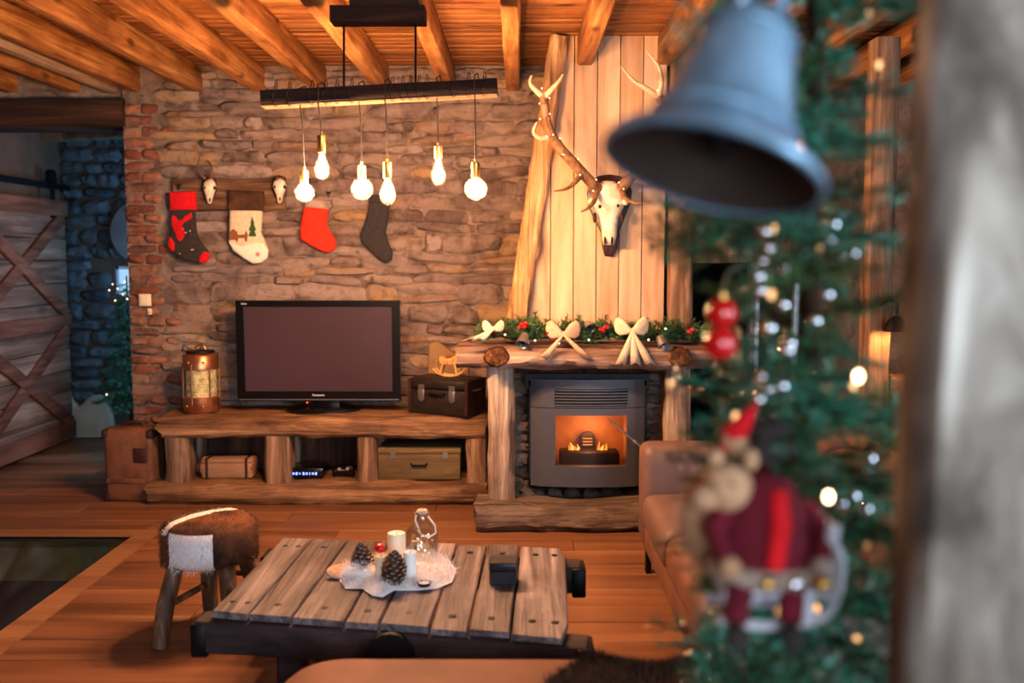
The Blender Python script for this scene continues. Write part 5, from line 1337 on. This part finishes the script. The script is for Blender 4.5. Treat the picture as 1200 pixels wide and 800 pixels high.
# plush figures
c = at(895, 612, 1.07); b = thing('plush_doll', 'plush doll in wine red coat with beige fur hem riding sled', 'doll', c)
V = lambda x, y_, z_: c + Vector((x, y_, z_))
MB().lathe([(.058, -.055), (.060, -.04), (.054, -.01), (.046, .02), (.034, .045), (.02, .055), (.001, .056)], 20, None, c).build('coat', 'doll_wine', b)
MB().tube([V(math.cos(g) * .058, math.sin(g) * .058, -.05) for g in [i * math.pi / 10 for i in range(21)]], .012, 8).build('fur_hem', 'fur_grey', b)
MB().tube([V(.006, -.037, .045), V(.004, -.054, .01), V(-.004, -.064, -.035)], [.010, .012, .010], 8).build('front_stripe', 'felt_red', b)
h_ = MB().ell(V(-.046, -.012, .044), (.030, .028, .028), 14, 9).build('head', 'doll_beige', b)
MB().ell(V(-.072, -.02, .034), (.018, .016, .014), 12, 8).build('muzzle', 'doll_beige', h_)
for sx_ in (-1, 1):
    MB().ell(V(-.058 + .012 * sx_, -.037, .054), (.003, .003, .003), 8, 5).build('eye', 'cable', h_)
    MB().ell(V(-.036 + .02 * sx_, .0, .074), (.009, .006, .013), 8, 6).build('ear', 'doll_beige', h_)
    MB().tube([V(sx_ * .04, -.005, .02), V(sx_ * .062, -.02, -.005), V(sx_ * .052, -.048, -.03)], [.016, .014, .012], 10).build('arm', 'doll_wine', b)
    MB().ell(V(sx_ * .05, -.052, -.036), (.013, .013, .013), 10, 6).build('mitten', 'doll_beige' if sx_ < 0 else 'fur_grey', b)
    MB().tube([V(sx_ * .022, -.02, -.05), V(sx_ * .03 - .01, -.05, -.07), V(sx_ * .03 - .015, -.062, -.095)], [.017, .015, .014], 10).build('leg', 'doll_wine', b)
    MB().ell(V(sx_ * .03 - .015, -.072, -.108), (.014, .018, .015), 10, 6).build('boot', 'felt_charcoal', b)
c = at(900, 520, 1.17); b = thing('plush_doll', 'small dark plush doll with pointed red hat above sled', 'doll', c)
V = lambda x, y_, z_: c + Vector((x, y_, z_))
MB().ell(V(0, 0, 0), (.038, .03, .034), 16, 10).build('coat', 'felt_charcoal', b)
h_ = MB().ell(V(-.044, -.01, .002), (.019, .018, .018), 12, 8).build('head', 'doll_beige', b)
MB().ell(V(-.06, -.02, -.002), (.005, .005, .005), 8, 5).build('nose', 'felt_red', h_)
MB().tube([V(-.046, -.008, .008), V(-.036, -.008, .024), V(-.024, -.004, .042), V(-.016, 0, .05)], [.018, .013, .007, .003], 12).build('hat', 'felt_red', b)
for sx_ in (-1, 1):
    MB().tube([V(.01 + sx_ * .02, -.01, -.02), V(.012 + sx_ * .022, -.03, -.045)], [.012, .010], 8).build('leg', 'doll_wine', b)
    MB().tube([V(-.012, sx_ * .024, .01), V(-.03, sx_ * .03 - .01, -.016)], [.011, .009], 8).build('arm', 'felt_charcoal', b)
# fluffy beige ornament
c = at(836, 612, 1.12); fu = thing('fur_animal', 'fluffy beige plush tail ornament left of sled doll', 'ornament', c)
P = [c + Vector((.012, 0, -.05)), c + Vector((-.006, -.006, -.015)), c + Vector((-.012, -.006, .02)), c + Vector((.006, 0, .048))]
MB().tube(smoothp(P, 3), [.012, .02, .026, .03, .031, .03, .027, .022, .015, .006], 12).build('tail', 'doll_beige', fu)
MB().ell(c + Vector((.02, .01, -.045)), (.022, .02, .026), 12, 8).build('body', 'doll_beige', fu)
rr = random.Random(41); Q = smoothp(P, 8); pts = []
for k in range(1400):
    p = Q[rr.randrange(len(Q))]; d = Vector((rr.gauss(0, 1), rr.gauss(0, 1), rr.gauss(0, .5))).normalized(); pts.append((p + d * .018, d))
tufts('fluff', fu, 'doll_beige', pts, .025, .001, 42, .1)
# white sled
c = at(905, 690, 1.06); sl = thing('toy_sled', 'small white wooden toy sled hung in the fir tree', 'toy', c)
for yy in (-.035, .035):
    P = smoothp([c + Vector((-.07, yy, -.022)), c + Vector((-.02, yy, -.03)), c + Vector((.04, yy, -.022)), c + Vector((.06, yy, .0)), c + Vector((.066, yy, .045)), c + Vector((.058, yy, .06))], 3)
    MB().tube(P, .006, 8).build('runner', 'sled_white', sl)
    for xx in (-.045, .03): MB().beam(c + Vector((xx, yy, -.028)), c + Vector((xx, yy, .004)), .01, .008, 1, .001, up=(0, 1, 0)).build('strut', 'sled_white', sl)
for k in range(3): MB().beam(c + Vector((-.065, -.03 + .03 * k, .008)), c + Vector((.055, -.03 + .03 * k, .008)), .022, .006, 1, .001).build('seat_slat', 'sled_white', sl)
MB().tube([c + Vector((.066, -.04, .045)), c + Vector((.066, .04, .045))], .004, 8).build('cross_bar', 'sled_white', sl)
for yy in (-.03, .03): MB().beam(c + Vector((.052, yy, .0)), c + Vector((.058, yy, .085)), .014, .008, 2, .001, up=(0, 1, 0)).build('back_post', 'sled_white', sl)
MB().beam(c + Vector((.058, -.036, .075)), c + Vector((.058, .036, .075)), .008, .02, 1, .001).build('back_rail', 'sled_white', sl)
for k in range(3): MB().ell(c + Vector((-.02 + .03 * k, -.05, .024)), (.011, .011, .011), 10, 7).build('gift_ball', ('brass', 'bead_silver', 'brass')[k], sl)
# big zinc bell
Bc = at(833, 200, .84)
ax = Vector((-.30, .21, 1.0)).normalized()
ax = Vector((.31, .24, 1.0)).normalized()
bl = thing('zinc_bell', 'large blue grey zinc bell hanging close before the tree', 'bell', Bc)
Q = ax.to_track_quat('Z', 'Y').to_matrix()
k_ = 1.0
prof = [(.098, 0), (.099, .004), (.092, .012), (.079, .022), (.067, .038), (.057, .062), (.050, .09), (.045, .118), (.041, .135), (.034, .146), (.02, .151), (.001, .152)]
inn = [(.001, .147), (.018, .146), (.031, .141), (.037, .131), (.041, .116), (.046, .09), (.053, .062), (.063, .038), (.075, .02), (.09, .008), (.096, .001)]
MB().lathe(prof, 40, Q, Bc, False).build('shell', 'zinc', bl)
MB().lathe(inn, 40, Q, Bc, False).build('inside', 'zinc_inside', bl)
MB().lathe([(.0945, .006), (.1, .003), (.1, -.002), (.0955, -.003)], 40, Q, Bc, False).build('rim', 'zinc', bl)
for zq, rq in ((.04, .0665), (.128, .0435)):
    MB().tube([Bc + Q @ Vector((math.cos(g) * rq, math.sin(g) * rq, zq)) for g in [i * math.pi / 18 for i in range(37)]], .0022, 6).build('band', 'zinc', bl)
cl = MB().ell(Bc + Q @ Vector((0, 0, .03)), (.013, .013, .018), 12, 8).build('clapper', 'black_iron', bl)
MB().tube([Bc + Q @ Vector((0, 0, .04)), Bc + Q @ Vector((0, 0, .15))], .003, 6).build('clapper_rod', 'black_iron', cl)
MB().tube([Bc + Q @ Vector((math.cos(g) * .028, 0, .15 + math.sin(g) * .04)) for g in [i * math.pi / 10 for i in range(11)]], .006, 8).build('crown_loop', 'zinc', bl)
tp_ = Bc + Q @ Vector((0, 0, .19))
MB().tube([tp_, tp_.lerp(Vector((TX, TY, 2.2)), .5) + Vector((0, 0, -.01)), Vector((TX - .01, TY, 2.2))], .003, 6).build('hanging_cord', 'rope', bl)

# ------------------------------------------------------------------ right background: lit timber and lamp
lx_, lz_ = at(1047, 440, 4.6).x, at(1047, 440, 4.6).z
wpost = MB().beam((at(1030, 400, 4.6).x, 4.66, 0), (at(1030, 400, 4.6).x, 4.66, 2.54), .12, .12, 16, .01, .006, 4, 61, up=(0, 1, 0)).build('timber_upright', 'old_z')
tag(wpost, 'brown timber upright behind the fir tree', 'post')
wr = MB().beam((at(1030, 455, 4.6).x + .06, 4.66, at(1030, 455, 4.6).z), (XR, 4.66, at(1030, 455, 4.6).z), .1, .12, 8, .01, .005, 4, 62).build('timber_rail', 'old_x')
tag(wr, 'short brown timber rail joining upright to wall', 'beam')
ux_ = at(1030, 400, 4.6).x
sp = at(1050, 388, 4.47)
wl = thing('wall_lamp', 'small dark wall lamp lighting the timber behind tree', 'lamp', sp)
MB().tube([(ux_, 4.6, sp.z + .12), (ux_ + .02, 4.52, sp.z + .15), (sp.x, sp.y, sp.z + .13), (sp.x, sp.y, sp.z + .07)], .008, 8).build('arm', 'black_iron', wl)
MB().lathe([(.06, 0), (.045, .04), (.02, .07), (.01, .075)], 20, None, sp, False).build('lamp_shade', 'black_iron', wl)
MB().ell(sp + Vector((0, 0, .022)), (.018, .018, .02), 10, 7).build('bulb', 'lamp_bulb', wl)
# ------------------------------------------------------------------ hall: small dark fir with lights
c = at(150, 470, 7.7); hx = at(152, 430, 7.3).x
ht = thing('hall_fir', 'small dark fir with tiny lights standing in hall', 'tree', (hx, 7.3, 0))
MB().tube([(hx, 7.3, 0), (hx, 7.3, 1.35)], [.02, .006], 8).build('trunk', 'twig', ht)
hv_ = joined(.3, 8, .035, .002, 60, 'needle', .5)
for i in range(60):
    z_ = .35 + .95 * i / 60; g = i * 2.4; Rz = .27 * (1.25 - z_ / 1.25) + .03; d = Vector((math.cos(g), math.sin(g), -.1)); inst('branch', hv_, ht, aim((hx, 7.3, z_), d, Rz / .3, 0))
for u, v in ((132, 333), (138, 338), (144, 345), (149, 350), (153, 355), (135, 352), (128, 340), (146, 330), (125, 462)):
    inst('light', fm2, ht, M4(at(u, v, 7.12)))

for o in bpy.data.objects:
    if '_w' in o: del o['_w']
